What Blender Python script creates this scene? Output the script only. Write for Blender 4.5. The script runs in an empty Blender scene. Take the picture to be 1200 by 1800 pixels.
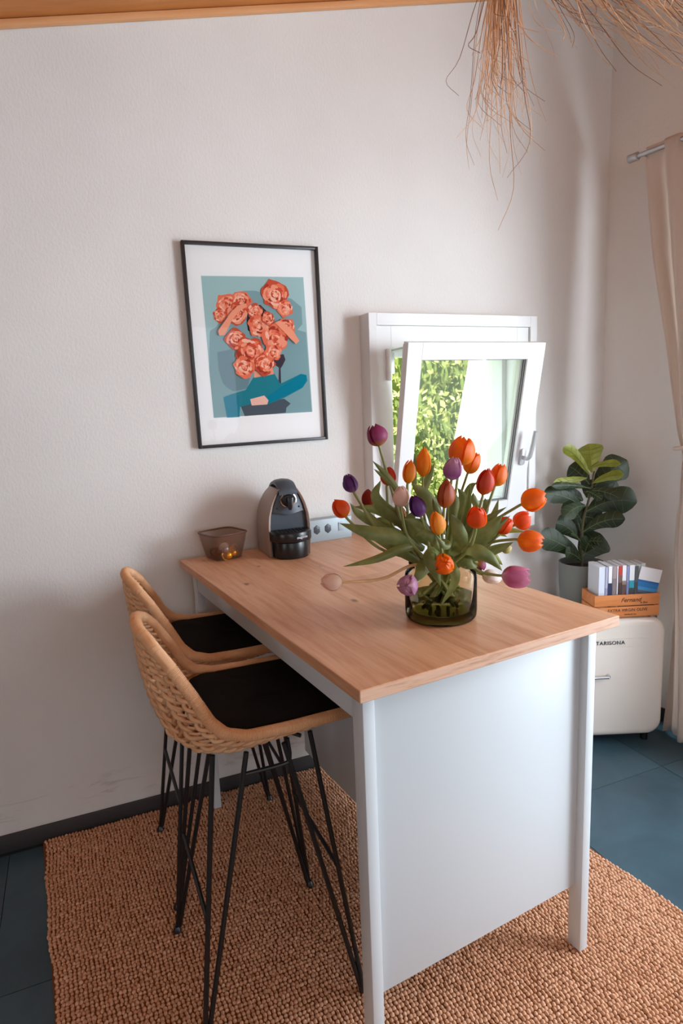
import bpy, bmesh, math, random
import numpy as np
from mathutils import Vector, Matrix

SC = bpy.context.scene
COL = SC.collection
PI = math.pi
random.seed(7)

# ------------------------------------------------------------------ camera, world, light, exposure
cam_d = bpy.data.cameras.new('camera')
cam_d.sensor_fit = 'VERTICAL'; cam_d.sensor_height = 36.0
cam_d.lens = 1111.23 / 1800.0 * 36.0
cam_d.clip_start = 0.05
cam = bpy.data.objects.new('camera', cam_d); COL.objects.link(cam)
_yaw, _pit, _rol = 0.396164, 0.168287, -0.039475
_F = Vector((math.sin(_yaw)*math.cos(_pit), math.cos(_yaw)*math.cos(_pit), -math.sin(_pit)))
_R0 = Vector((math.cos(_yaw), -math.sin(_yaw), 0)); _U0 = _R0.cross(_F)
_R = _R0*math.cos(_rol) + _U0*math.sin(_rol); _U = -_R0*math.sin(_rol) + _U0*math.cos(_rol)
_m = Matrix((_R, _U, -_F)).transposed().to_4x4(); _m.translation = Vector((-0.29822, -2.29927, 1.49030))
cam.matrix_world = _m
SC.camera = cam

world = bpy.data.worlds.new('sky'); SC.world = world; world.use_nodes = True
_bg = world.node_tree.nodes['Background']
_bg.inputs[0].default_value = (0.80, 0.90, 1.0, 1); _bg.inputs[1].default_value = 3.0

def area(name, loc, target, sx, sy, power, color):
    d = bpy.data.lights.new(name, 'AREA'); d.shape = 'RECTANGLE'; d.size = sx; d.size_y = sy
    d.energy = power; d.color = color
    o = bpy.data.objects.new(name, d); COL.objects.link(o); o.location = loc
    o.rotation_euler = (Vector(target) - Vector(loc)).to_track_quat('-Z', 'Y').to_euler()
    return o
area('daylight_garden_door', (2.24, -1.86, 1.20), (1.25, -2.01, 1.15), 1.9, 1.9, 38, (0.80, 0.91, 1.0))
area('daylight_door_gap', (2.62, -2.20, 1.72), (0.36, -0.15, 1.22), .45, 1.05, 40, (0.84, 0.92, 1.0))
area('cool_fill_rear', (0.4, -5.3, 1.7), (0.9, 0, 0.9), 2.4, 1.4, 6, (0.76, 0.89, 1.0))  # cool fill light added behind the camera, its source unseen
area('cool_fill_left', (-3.1, -2.9, 1.35), (1.0, -1.6, 0.9), 1.8, 1.4, 24, (0.80, 0.92, 1.0))  # added cool fill from the left, where the wall has no opening
area('warm_fill', (-0.6, -4.2, 2.25), (0.2, -0.3, 1.5), 1.2, .8, 4, (1.0, 0.70, 0.50))  # warm fill added to tint the shadows, no fitting hangs there
sun_d = bpy.data.lights.new('sun', 'SUN'); sun_d.energy = 24.0; sun_d.angle = .01; sun_d.color = (1.0, .95, .84)
sun = bpy.data.objects.new('sun', sun_d); COL.objects.link(sun)
sun.rotation_euler = Vector((.12, .36, -.92)).to_track_quat('-Z', 'Y').to_euler()

SC.view_settings.view_transform = 'Standard'; SC.view_settings.look = 'None'
SC.view_settings.gamma = 1.0; SC.view_settings.use_curve_mapping = False
SC.view_settings.exposure = 0.05

# ------------------------------------------------------------------ helpers
def lin(r, g, b):
    f = lambda c: (c/255/12.92) if c/255 <= .04045 else ((c/255+.055)/1.055)**2.4
    return (f(r), f(g), f(b), 1)

def mat(name, color, rough=.6, metal=0, spec=.5, **kw):
    m = bpy.data.materials.new(name); m.use_nodes = True
    b = m.node_tree.nodes['Principled BSDF']
    b.inputs['Base Color'].default_value = color; b.inputs['Roughness'].default_value = rough
    b.inputs['Metallic'].default_value = metal; b.inputs['Specular IOR Level'].default_value = spec
    for k, v in kw.items(): b.inputs[k.replace('_', ' ')].default_value = v
    return m
def N(m, t, **kw):
    n = m.node_tree.nodes.new(t)
    for k, v in kw.items(): setattr(n, k, v)
    return n
def L(m, a, b): m.node_tree.links.new(a, b)
def bsdf(m): return m.node_tree.nodes['Principled BSDF']
def coords(m, scale=(1, 1, 1), kind='Object', rot=(0, 0, 0)):
    tc = N(m, 'ShaderNodeTexCoord'); mp = N(m, 'ShaderNodeMapping')
    mp.inputs['Scale'].default_value = scale; mp.inputs['Rotation'].default_value = rot
    L(m, tc.outputs[kind], mp.inputs[0]); return mp.outputs[0]
def noise(m, vec, scale=5, detail=3, rough=.5, dist=0):
    n = N(m, 'ShaderNodeTexNoise'); n.inputs['Scale'].default_value = scale; n.inputs['Detail'].default_value = detail
    n.inputs['Roughness'].default_value = rough; n.inputs['Distortion'].default_value = dist
    L(m, vec, n.inputs['Vector']); return n.outputs['Fac']
def ramp(m, fac, stops):
    r = N(m, 'ShaderNodeValToRGB'); e = r.color_ramp.elements
    while len(e) < len(stops): e.new(.5)
    for el, (p, c) in zip(e, stops): el.position = p; el.color = c
    L(m, fac, r.inputs[0]); return r.outputs[0]
def mixc(m, fac, a, b, mode='MIX'):
    n = N(m, 'ShaderNodeMix', data_type='RGBA', blend_type=mode)
    for i, v in ((0, fac), (6, a), (7, b)):
        if hasattr(v, 'node'): L(m, v, n.inputs[i])
        else: n.inputs[i].default_value = v
    return n.outputs[2]
def bump(m, h, strength=.3, dist=.01):
    n = N(m, 'ShaderNodeBump'); n.inputs['Strength'].default_value = strength; n.inputs['Distance'].default_value = dist
    L(m, h, n.inputs['Height']); L(m, n.outputs[0], bsdf(m).inputs['Normal'])
def varied(name, c1, c2, scale=8, rough=.6, stretch=(1, 1, 1), b=0, bscale=40, **kw):
    m = mat(name, c1, rough, **kw); v = coords(m, stretch)
    L(m, ramp(m, noise(m, v, scale, 4), [(.3, c1), (.7, c2)]), bsdf(m).inputs['Base Color'])
    if b: bump(m, noise(m, coords(m, stretch), bscale, 4), b, .004)
    return m

class MB:
    def __init__(s): s.v = []; s.f = []; s.mi = []
    def add(s, v, f, mi=0):
        o = len(s.v); s.v += [tuple(p) for p in v]; s.f += [tuple(i+o for i in q) for q in f]; s.mi += [mi]*len(f)
    def box(s, a, b, mi=0):
        (x0, y0, z0), (x1, y1, z1) = a, b
        s.add([(x0,y0,z0),(x1,y0,z0),(x1,y1,z0),(x0,y1,z0),(x0,y0,z1),(x1,y0,z1),(x1,y1,z1),(x0,y1,z1)],
              [(0,3,2,1),(4,5,6,7),(0,1,5,4),(1,2,6,5),(2,3,7,6),(3,0,4,7)], mi)
    def grid(s, P, mi=0, close_u=False, close_v=False):
        n = len(P); k = len(P[0]); f = []
        for i in range(n if close_u else n-1):
            for j in range(k if close_v else k-1):
                f.append((i*k+j, ((i+1) % n)*k+j, ((i+1) % n)*k+(j+1) % k, i*k+(j+1) % k))
        s.add([p for r in P for p in r], f, mi)
    def tube(s, pts, r, n=8, mi=0, closed=False, caps=True):
        pts = [Vector(p) for p in pts]; m = len(pts); rings = []
        up = Vector((0, 0, 1)); last = None
        for i, p in enumerate(pts):
            a = pts[i-1] if (i or closed) else p; b = pts[(i+1) % m] if (i < m-1 or closed) else p
            t = (b-a).normalized()
            if last is None:
                x = t.cross(up)
                if x.length < .1: x = t.cross(Vector((1, 0, 0)))
            else: x = last - t*last.dot(t)
            x.normalize(); last = x; y = t.cross(x)
            rr = r[i] if hasattr(r, '__len__') else r
            rings.append([p + (x*math.cos(2*PI*j/n) + y*math.sin(2*PI*j/n))*rr for j in range(n)])
        o = len(s.v); s.grid(rings, mi, close_u=closed, close_v=True)
        if caps and not closed:
            s.f.append(tuple(o+j for j in range(n))); s.f.append(tuple(o+(m-1)*n+j for j in reversed(range(n)))); s.mi += [mi, mi]
    def lathe(s, prof, n=32, mi=0, at=(0, 0, 0)):
        P = [[(at[0]+r*math.cos(2*PI*j/n), at[1]+r*math.sin(2*PI*j/n), at[2]+z) for j in range(n)] for r, z in prof]
        s.grid(P, mi, close_v=True)
    def prism(s, poly, z0, z1, mi=0, axis='z'):
        n = len(poly)
        f3 = {'z': lambda a, b, c: (a, b, c), 'y': lambda a, b, c: (a, c, b), 'x': lambda a, b, c: (c, a, b)}[axis]
        v = [f3(a, b, z0) for a, b in poly] + [f3(a, b, z1) for a, b in poly]
        f = [tuple(reversed(range(n))), tuple(range(n, 2*n))] + [(i, (i+1) % n, n+(i+1) % n, n+i) for i in range(n)]
        s.add(v, f, mi)
    def mesh(s, name, mats, smooth=True, angle=35, bevel=0, seg=2, fix=True):
        me = bpy.data.meshes.new(name); me.from_pydata(s.v, [], s.f)
        for m in (mats if isinstance(mats, (list, tuple)) else [mats]): me.materials.append(m)
        if any(s.mi): me.polygons.foreach_set('material_index', s.mi)
        if bevel or fix:
            bm = bmesh.new(); bm.from_mesh(me)
            if fix: bmesh.ops.recalc_face_normals(bm, faces=bm.faces)
            if bevel:
                ed = [e for e in bm.edges if len(e.link_faces) == 2 and e.calc_face_angle(0) > .6]
                bmesh.ops.bevel(bm, geom=ed, offset=bevel, segments=seg, affect='EDGES', profile=.5, clamp_overlap=True)
            bm.to_mesh(me); bm.free()
        if smooth:
            me.shade_smooth(); me.set_sharp_from_angle(angle=math.radians(angle))
        me.update(); return me

def link(name, data, parent=None, loc=None, rot=None):
    o = bpy.data.objects.new(name, data); COL.objects.link(o)
    if parent: o.parent = parent
    if loc is not None: o.location = loc
    if rot is not None: o.rotation_euler = rot
    return o
def obj(name, mb, m, parent=None, loc=None, rot=None, **kw): return link(name, mb.mesh(name, m, **kw), parent, loc, rot)
def tag(o, label=None, cat=None, group=None, kind=None):
    for k, v in (('label', label), ('category', cat), ('group', group), ('kind', kind)):
        if v: o[k] = v
    return o
def thing(name, label, cat, loc=(0, 0, 0), rotz=0, group=None):
    o = link(name, None, None, loc, (0, 0, rotz)); o.empty_display_size = .05
    return tag(o, label, cat, group)
def boxobj(name, a, b, m, parent=None, bevel=.002, **kw):
    k = MB(); k.box(a, b); return obj(name, k, m, parent, bevel=bevel, **kw)
def catmull(pts, n=6):
    P = [Vector(p) for p in pts]; P = [P[0]*2-P[1]] + P + [P[-1]*2-P[-2]]; out = []
    for i in range(1, len(P)-2):
        for k in range(n):
            t = k/n; a, b, c, d = P[i-1:i+3]
            out.append(.5*((2*b)+(c-a)*t+(2*a-5*b+4*c-d)*t*t+(3*b-a-3*c+d)*t**3))
    out.append(P[-2].copy()); return out
def lerp_tab(tab, x):
    xs = [t[0] for t in tab]; return float(np.interp(x, xs, [t[1] for t in tab]))

# ------------------------------------------------------------------ materials
M = {}
M['plaster'] = m = mat('wall_plaster', lin(232, 226, 220), .92, spec=.2)
v = coords(m); c = ramp(m, noise(m, v, 2.2, 4), [(.3, lin(230, 228, 225)), (.75, lin(223, 220, 217))])
sp = N(m, 'ShaderNodeSeparateXYZ'); L(m, v, sp.inputs[0])      # a few scuff marks just above the skirting
zb = ramp(m, sp.outputs[2], [(.085, (0, 0, 0, 1)), (.12, (1, 1, 1, 1)), (.16, (1, 1, 1, 1)), (.22, (0, 0, 0, 1))])
sf = ramp(m, noise(m, coords(m, (5, 5, 22)), 1.0, 5, .65, .6), [(.56, (0, 0, 0, 1)), (.66, (.34, .34, .34, 1))])
sm = N(m, 'ShaderNodeMath', operation='MULTIPLY'); L(m, zb, sm.inputs[0]); L(m, sf, sm.inputs[1])
L(m, mixc(m, sm.outputs[0], c, lin(150, 136, 124)), bsdf(m).inputs['Base Color'])
bump(m, noise(m, coords(m, (1, 1, .55)), 130, 5, .6), .32, .005)
M['white'] = mat('white_paint', lin(206, 212, 216), .38)
M['whiteplastic'] = mat('white_window_frame', lin(228, 229, 230), .3)
M['grey'] = mat('window_gasket', lin(110, 112, 116), .5)
M['skirting'] = mat('dark_skirting', lin(58, 56, 58), .5)
M['black'] = mat('black_metal', lin(26, 25, 26), .45)
M['blackplastic'] = mat('black_plastic', lin(22, 23, 26), .28)
M['darkgrey'] = mat('dark_grey_plastic', lin(66, 74, 84), .42)
M['alu'] = mat('satin_aluminium', lin(206, 208, 212), .35, .45)
M['chrome'] = mat('chrome', lin(215, 215, 218), .15, 1)
M['steel'] = mat('brushed_steel', lin(190, 192, 196), .35, 1)
M['bronze'] = mat('bronze_metal_paint', lin(158, 138, 128), .4, .25)
M['strip'] = mat('grey_socket_metal', lin(160, 174, 182), .45, .1)
M['cushion'] = varied('black_cushion_cloth', lin(22, 21, 22), lin(29, 27, 27), 12, .95, b=.2, bscale=300, spec=.12)
M['rattan'] = m = mat('rattan_cane', lin(205, 150, 98), .6)
v = coords(m); L(m, ramp(m, noise(m, v, 14, 4), [(.25, lin(202, 148, 104)), (.75, lin(232, 188, 148))]), bsdf(m).inputs['Base Color'])
M['wrap'] = m = mat('rattan_wrapped_rim', lin(212, 158, 104), .55)
v = coords(m); L(m, ramp(m, noise(m, v, 18, 4), [(.25, lin(212, 158, 112)), (.75, lin(234, 188, 146))]), bsdf(m).inputs['Base Color'])
M['ceiling'] = varied('ceiling_pine', lin(186, 112, 52), lin(205, 132, 68), 3, .5, (1, 9, 9), .1)
M['bouncebrown'] = varied('bounce_dimming_brown', lin(120, 78, 46), lin(136, 92, 56), 3, .6, (1, 9, 9), .1)  # brown put on the unseen walls to dim and warm bounced light
M['lath'] = varied('pale_pine_lath', lin(214, 150, 98), lin(224, 166, 116), 3, .5, (1, 9, 9))
M['tile'] = m = mat('slate_tile', lin(50, 54, 58), .32)
v = coords(m, kind='Object'); L(m, ramp(m, noise(m, v, 2.6, 6, .6, .5), [(.3, lin(45, 66, 77)), (.7, lin(66, 95, 108))]), bsdf(m).inputs['Base Color'])
L(m, ramp(m, noise(m, coords(m), 7, 5), [(.3, (.31,)*3+(1,)), (.7, (.40,)*3+(1,))]), bsdf(m).inputs['Roughness'])
bump(m, noise(m, coords(m), 9, 6, .6), .07, .01)
M['grout'] = mat('dark_grout', lin(48, 60, 68), .8)
M['jute'] = m = mat('jute', lin(186, 128, 84), .9, spec=.15)
v = coords(m); c = ramp(m, noise(m, v, 5, 3), [(.3, lin(198, 148, 114)), (.7, lin(216, 170, 138))])
c2 = ramp(m, noise(m, coords(m), 120, 2), [(.3, lin(172, 124, 94)), (.5, lin(210, 162, 130)), (.72, lin(236, 198, 170))])
L(m, mixc(m, .6, c, c2), bsdf(m).inputs['Base Color'])
M['jutebase'] = mat('jute_backing', lin(120, 74, 44), .95, spec=.1)

# oak laminate of the worktop: staves along y, streaks, knots
M['oak'] = m = mat('oak_worktop', lin(190, 140, 104), .42)
br = N(m, 'ShaderNodeTexBrick'); br.inputs['Scale'].default_value = 1; br.inputs['Mortar Size'].default_value = 0
br.inputs['Brick Width'].default_value = .9; br.inputs['Row Height'].default_value = .095; br.offset = .37
br.inputs['Color1'].default_value = lin(192, 136, 98); br.inputs['Color2'].default_value = lin(226, 178, 140)
L(m, coords(m, rot=(0, 0, PI/2)), br.inputs['Vector'])
gr = noise(m, coords(m, (16, 1.3, 16)), 4, 6, .62, .4)
c = mixc(m, .5, br.outputs['Color'], ramp(m, gr, [(.3, lin(184, 130, 96)), (.55, lin(216, 166, 130)), (.75, lin(228, 184, 150))]))
vo = N(m, 'ShaderNodeTexVoronoi'); vo.inputs['Scale'].default_value = 5; vo.inputs['Randomness'].default_value = 1
L(m, coords(m, (1.7, .95, 1.2)), vo.inputs['Vector'])
nz = noise(m, coords(m, (9, 3, 9)), 6, 4)
ad = N(m, 'ShaderNodeMath', operation='MULTIPLY_ADD'); L(m, nz, ad.inputs[0]); ad.inputs[1].default_value = .16; L(m, vo.outputs['Distance'], ad.inputs[2])
kn = ramp(m, ad.outputs[0], [(.125, (.9, .9, .9, 1)), (.175, (0, 0, 0, 1))])
c = mixc(m, kn, c, lin(112, 72, 52))
L(m, c, bsdf(m).inputs['Base Color'])
L(m, ramp(m, gr, [(.3, (.5,)*3+(1,)), (.7, (.36,)*3+(1,))]), bsdf(m).inputs['Roughness'])
bump(m, noise(m, coords(m, (60, 60, 60)), 6, 2), .06, .003)
M['oakedge'] = m = mat('oak_edge_band', lin(214, 172, 146), .5)
gr = noise(m, coords(m, (2.5, 2.5, 40)), 5, 5, .6, .3)
L(m, ramp(m, gr, [(.25, lin(176, 126, 98)), (.45, lin(208, 164, 136)), (.8, lin(222, 184, 158))]), bsdf(m).inputs['Base Color'])

def clear(name, tint, rough=.02, gloss=1.0, ior=1.45):
    m = bpy.data.materials.new(name); m.use_nodes = True; nt = m.node_tree; nt.nodes.clear()
    out = N(m, 'ShaderNodeOutputMaterial'); mx = N(m, 'ShaderNodeMixShader'); tr = N(m, 'ShaderNodeBsdfTransparent')
    gl = N(m, 'ShaderNodeBsdfGlossy'); fr = N(m, 'ShaderNodeFresnel'); fr.inputs[0].default_value = ior
    tr.inputs[0].default_value = tint; gl.inputs['Roughness'].default_value = rough; gl.inputs[0].default_value = (gloss,)*3+(1,)
    L(m, fr.outputs[0], mx.inputs[0]); L(m, tr.outputs[0], mx.inputs[1]); L(m, gl.outputs[0], mx.inputs[2]); L(m, mx.outputs[0], out.inputs[0])
    return m
M['pane'] = clear('window_glass', (.96, .98, .97, 1), ior=1.2)
M['vase'] = clear('smoky_glass', (.93, .90, .83, 1), ior=1.09)
M['vasebase'] = clear('thick_smoky_glass', (.24, .20, .12, 1), ior=1.2)
M['water'] = clear('vase_water', (.30, .26, .18, 1), ior=1.15)
M['picglass'] = clear('picture_glass', (.98, .98, .98, 1), .01, ior=1.22)
m = M['mesh'] = mat('brown_mesh_steel', lin(120, 80, 58), .45)
tr = N(m, 'ShaderNodeBsdfTransparent'); mx = N(m, 'ShaderNodeMixShader'); mx.inputs[0].default_value = .30
L(m, tr.outputs[0], mx.inputs[1]); L(m, bsdf(m).outputs[0], mx.inputs[2]); L(m, mx.outputs[0], m.node_tree.nodes['Material Output'].inputs[0])
m = M['curtain'] = mat('white_curtain_linen', lin(236, 228, 222), .9, spec=.1)
tl = N(m, 'ShaderNodeBsdfTranslucent'); tl.inputs[0].default_value = lin(240, 228, 218); mx = N(m, 'ShaderNodeMixShader'); mx.inputs[0].default_value = .55
L(m, bsdf(m).outputs[0], mx.inputs[1]); L(m, tl.outputs[0], mx.inputs[2]); L(m, mx.outputs[0], m.node_tree.nodes['Material Output'].inputs[0])
bump(m, noise(m, coords(m), 25, 4), .25, .01)

def petal_mat(name, base, mid, tip):
    m = mat('petal_'+name, mid, .5, Subsurface_Weight=0.0)
    tc = N(m, 'ShaderNodeTexCoord'); sp = N(m, 'ShaderNodeSeparateXYZ'); L(m, tc.outputs['Generated'], sp.inputs[0])
    st = noise(m, coords(m, (14, 14, 1.2), 'Generated'), 3, 3)
    ad = N(m, 'ShaderNodeMath', operation='MULTIPLY_ADD'); L(m, st, ad.inputs[0]); ad.inputs[1].default_value = .3; L(m, sp.outputs[2], ad.inputs[2])
    c = ramp(m, ad.outputs[0], [(.12, base), (.42, mid), (1.1, tip)])
    uv = N(m, 'ShaderNodeUVMap'); us = N(m, 'ShaderNodeSeparateXYZ'); L(m, uv.outputs[0], us.inputs[0])
    ed = ramp(m, us.outputs[0], [(.0, (.55,)*3+(1,)), (.10, (1, 1, 1, 1)), (.5, (.78,)*3+(1,)), (.90, (1, 1, 1, 1)), (1, (.55,)*3+(1,))])
    c = mixc(m, .06 if name in ('white', 'white_pink', 'pale_pink') else .28, c, ed, 'MULTIPLY')
    L(m, c, bsdf(m).inputs['Base Color'])
    tl = N(m, 'ShaderNodeBsdfTranslucent'); L(m, c, tl.inputs[0]); mx = N(m, 'ShaderNodeMixShader'); mx.inputs[0].default_value = .42
    L(m, bsdf(m).outputs[0], mx.inputs[1]); L(m, tl.outputs[0], mx.inputs[2]); L(m, mx.outputs[0], m.node_tree.nodes['Material Output'].inputs[0])
    return m
PET = {
 'orange': petal_mat('orange', lin(250, 184, 44), lin(248, 134, 20), lin(250, 118, 16)),
 'redorange': petal_mat('red_orange', lin(244, 150, 34), lin(242, 98, 20), lin(242, 84, 16)),
 'red': petal_mat('red', lin(230, 124, 34), lin(218, 78, 38), lin(206, 62, 40)),
 'darkred': petal_mat('dark_red', lin(190, 70, 30), lin(170, 42, 30), lin(158, 34, 28)),
 'bronze': petal_mat('bronze', lin(216, 130, 40), lin(196, 98, 44), lin(180, 78, 44)),
 'amber': petal_mat('amber', lin(244, 170, 30), lin(246, 158, 24), lin(250, 148, 18)),
 'yellow': petal_mat('yellow', lin(240, 190, 60), lin(250, 172, 48), lin(250, 160, 40)),
 'violet': petal_mat('violet', lin(170, 120, 150), lin(116, 58, 136), lin(100, 44, 122)),
 'magenta': petal_mat('magenta', lin(222, 160, 60), lin(166, 62, 112), lin(150, 46, 100)),
 'pinkpurple': petal_mat('pink_purple', lin(214, 190, 190), lin(172, 92, 160), lin(206, 150, 176)),
 'pink': petal_mat('pink', lin(226, 190, 190), lin(204, 104, 148), lin(226, 150, 184)),
 'palepink': petal_mat('pale_pink', lin(226, 206, 170), lin(238, 204, 186), lin(240, 208, 194)),
 'white': petal_mat('white', lin(232, 216, 180), lin(244, 230, 220), lin(248, 238, 232)),
 'whitepink': petal_mat('white_pink', lin(246, 226, 200), lin(248, 222, 206), lin(248, 216, 202)),
 'peach': petal_mat('peach', lin(220, 170, 90), lin(226, 160, 96), lin(228, 166, 110)),
 'greenbud': petal_mat('green_bud', lin(150, 160, 70), lin(190, 190, 110), lin(226, 214, 160)),
}
def leafmat(name, c1, c2, rough=.4, tl=.3, stretch=(60, 60, 2)):
    m = mat(name, c1, rough); v = coords(m, stretch, 'Generated')
    c = ramp(m, noise(m, coords(m), 30, 3), [(.3, c1), (.7, c2)])
    L(m, c, bsdf(m).inputs['Base Color'])
    t = N(m, 'ShaderNodeBsdfTranslucent'); L(m, c, t.inputs[0]); mx = N(m, 'ShaderNodeMixShader'); mx.inputs[0].default_value = tl
    L(m, bsdf(m).outputs[0], mx.inputs[1]); L(m, t.outputs[0], mx.inputs[2]); L(m, mx.outputs[0], m.node_tree.nodes['Material Output'].inputs[0])
    return m
M['stem'] = leafmat('tulip_stem', lin(132, 142, 78), lin(150, 152, 92), .45, .15)
M['palestem'] = leafmat('pale_tulip_stem', lin(240, 206, 160), lin(232, 196, 146), .5, .2)
M['leaf'] = leafmat('tulip_leaf', lin(104, 116, 62), lin(138, 142, 82), .45, .3)
M['leafolive'] = leafmat('tulip_leaf_olive', lin(112, 122, 62), lin(136, 140, 80), .45, .35)
M['leaflight'] = leafmat('tulip_leaf_light', lin(140, 150, 62), lin(156, 162, 78), .45, .4)
M['figdark'] = leafmat('fig_leaf_dark', lin(33, 48, 29), lin(46, 62, 38), .5, .12)
M['figyoung'] = leafmat('fig_leaf_young', lin(140, 150, 52), lin(168, 174, 72), .4, .35)
M['figvein'] = mat('fig_leaf_vein', lin(96, 112, 72), .45)
M['figbranch'] = varied('fig_stem_bark', lin(92, 84, 52), lin(70, 66, 44), 20, .8)
M['pot'] = varied('grey_pot_glaze', lin(112, 116, 112), lin(122, 126, 121), 5, .55)
M['soil'] = varied('potting_soil', lin(52, 40, 30), lin(34, 26, 20), 60, .95, b=.8, bscale=80)
M['fridge'] = mat('cream_white_enamel', lin(232, 226, 218), .16)
M['crate'] = varied('stained_crate_wood', lin(206, 124, 66), lin(222, 142, 82), 4, .55, (1.5, 14, 14), .1)
M['ink'] = mat('dark_ink', lin(84, 48, 24), .8)
M['paper'] = mat('white_paper', lin(232, 234, 240), .6)
M['raffia'] = varied('raffia', lin(236, 192, 152), lin(214, 164, 122), 30, .7)
M['raffiadark'] = mat('raffia_dark', lin(146, 106, 82), .75)
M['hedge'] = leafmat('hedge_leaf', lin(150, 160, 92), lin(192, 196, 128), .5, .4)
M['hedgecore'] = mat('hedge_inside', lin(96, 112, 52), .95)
M['stucco'] = mat('white_outdoor_stucco', lin(250, 250, 250), .9)
M['frame'] = mat('black_picture_frame', lin(38, 36, 38), .4)
M['board'] = mat('white_mount_board', lin(250, 248, 247), .9, spec=0.05)
M['grass'] = varied('lawn', lin(110, 130, 60), lin(130, 150, 76), 30, .9)

# ================================================================== room
ZC = lambda x: 2.728 + .2275*x                     # sloping underside of the ceiling
WX0, WX1, WZ0, WZ1 = .868, 1.462, .985, 1.70       # window opening
k = MB()
k.prism([(-3.3, -.02), (WX0, -.02), (WX0, ZC(WX0)+.02), (-3.3, ZC(-3.3)+.02)], 0, .14, axis='y')
k.prism([(WX1, -.02), (2.4, -.02), (2.4, ZC(2.4)+.02), (WX1, ZC(WX1)+.02)], 0, .14, axis='y')
k.prism([(WX0, -.02), (WX1, -.02), (WX1, WZ0), (WX0, WZ0)], 0, .14, axis='y')
k.prism([(WX0, WZ1), (WX1, WZ1), (WX1, ZC(WX1)+.02), (WX0, ZC(WX0)+.02)], 0, .14, axis='y')
tag(obj('wall_back', k, M['plaster'], smooth=False, fix=False), kind='structure')

RW = (2.015, 0, 0); RWR = -math.atan2(.989, .148)   # right wall: local x runs along it towards the viewer, local y outwards
def rw(x, y, z=0): return Vector((2.015 + x*.148 + y*.989, -x*.989 + y*.148, z))
k = MB(); DX0, DX1, DZ = 0.62, 3.45, 2.25
zt = lambda x: ZC(2.015+.148*x)+.05
k.prism([(0, -.02), (DX0, -.02), (DX0, zt(DX0)), (0, zt(0))], 0, .25, axis='y')
k.prism([(DX1, -.02), (5.9, -.02), (5.9, zt(5.9)), (DX1, zt(DX1))], 0, .25, axis='y')
k.prism([(DX0, DZ), (DX1, DZ), (DX1, zt(DX1)), (DX0, zt(DX0))], 0, .25, axis='y')
tag(obj('wall_right', k, M['plaster'], None, RW, (0, 0, RWR), smooth=False, fix=False), kind='structure')
k = MB(); k.prism([(-5.9, -.02), (.28, -.02), (.28, ZC(-3.2)+.02), (-5.9, ZC(-3.2)+.02)], -3.45, -3.2, axis='x')
tag(obj('wall_left', k, M['bouncebrown'], smooth=False, fix=False), kind='structure')
k = MB()
k.prism([(-3.2, -.02), (-.9, -.02), (-.9, ZC(-.9)), (-3.2, ZC(-3.2))], -5.85, -5.6, axis='y')
k.prism([(1.7, -.02), (3.0, -.02), (3.0, ZC(3.0)), (1.7, ZC(1.7))], -5.85, -5.6, axis='y')
k.prism([(-.9, -.02), (1.7, -.02), (1.7, 1.1), (-.9, 1.1)], -5.85, -5.6, axis='y')
k.prism([(-.9, 2.5), (1.7, 2.5), (1.7, ZC(1.7)), (-.9, ZC(-.9))], -5.85, -5.6, axis='y')
tag(obj('wall_rear', k, M['bouncebrown'], smooth=False, fix=False), kind='structure')

# ceiling: slab with planks fixed under it, pale lath along the wall
ce = tag(link('ceiling', None), kind='structure')
k = MB(); k.prism([(-3.45, ZC(-3.45)+.03), (3.3, ZC(3.3)+.03), (3.3, ZC(3.3)+.12), (-3.45, ZC(-3.45)+.12)], -5.85, .20, axis='y')
obj('roof_slab', k, M['ceiling'], ce, smooth=False)
ang = math.atan(.2275)
k = MB(); k.box((-3.4, -.1185, 0), (3.2, .1185-.237+.118, .028)); pm = k.mesh('ceiling_plank', M['ceiling'], bevel=.004)
for i in range(24):
    o = link('ceiling_plank', pm, ce, (0, -.001 - i*.1205, ZC(0)), (0, -ang, 0))
k = MB(); k.box((-3.2, -.022, -.021), (2.2, -.001, -.001))
tag(obj('trim_1', k, M['lath'], None, (0, 0, ZC(0)), (0, -ang, 0), bevel=.003), kind='structure')

# floor: slate tiles over a dark bed
fl = tag(link('floor', None), kind='structure')
boxobj('bed', (-3.4, -5.8, -.06), (3.0, .1, -.006), M['grout'], fl, bevel=0)
k = MB(); k.box((.0012, .0012, -.012), (.5988, .5988, 0)); tms = k.mesh('tile', M['tile'])
for i in range(10):
    for j in range(9):
        o = link('tile', tms, fl, (-3.04 + i*.6, -.625 - j*.6, random.uniform(-.0006, .0002)))
k = MB(); k.box((-3.2, -.012, 0), (2.0, 0, .064)); tag(obj('baseboard_back', k, M['skirting'], bevel=.003), kind='structure')
k = MB(); k.box((.01, -.012, 0), (DX0, 0, .064)); tag(obj('baseboard_right', k, M['skirting'], None, RW, (0, 0, RWR), bevel=.003), kind='structure')

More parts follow.
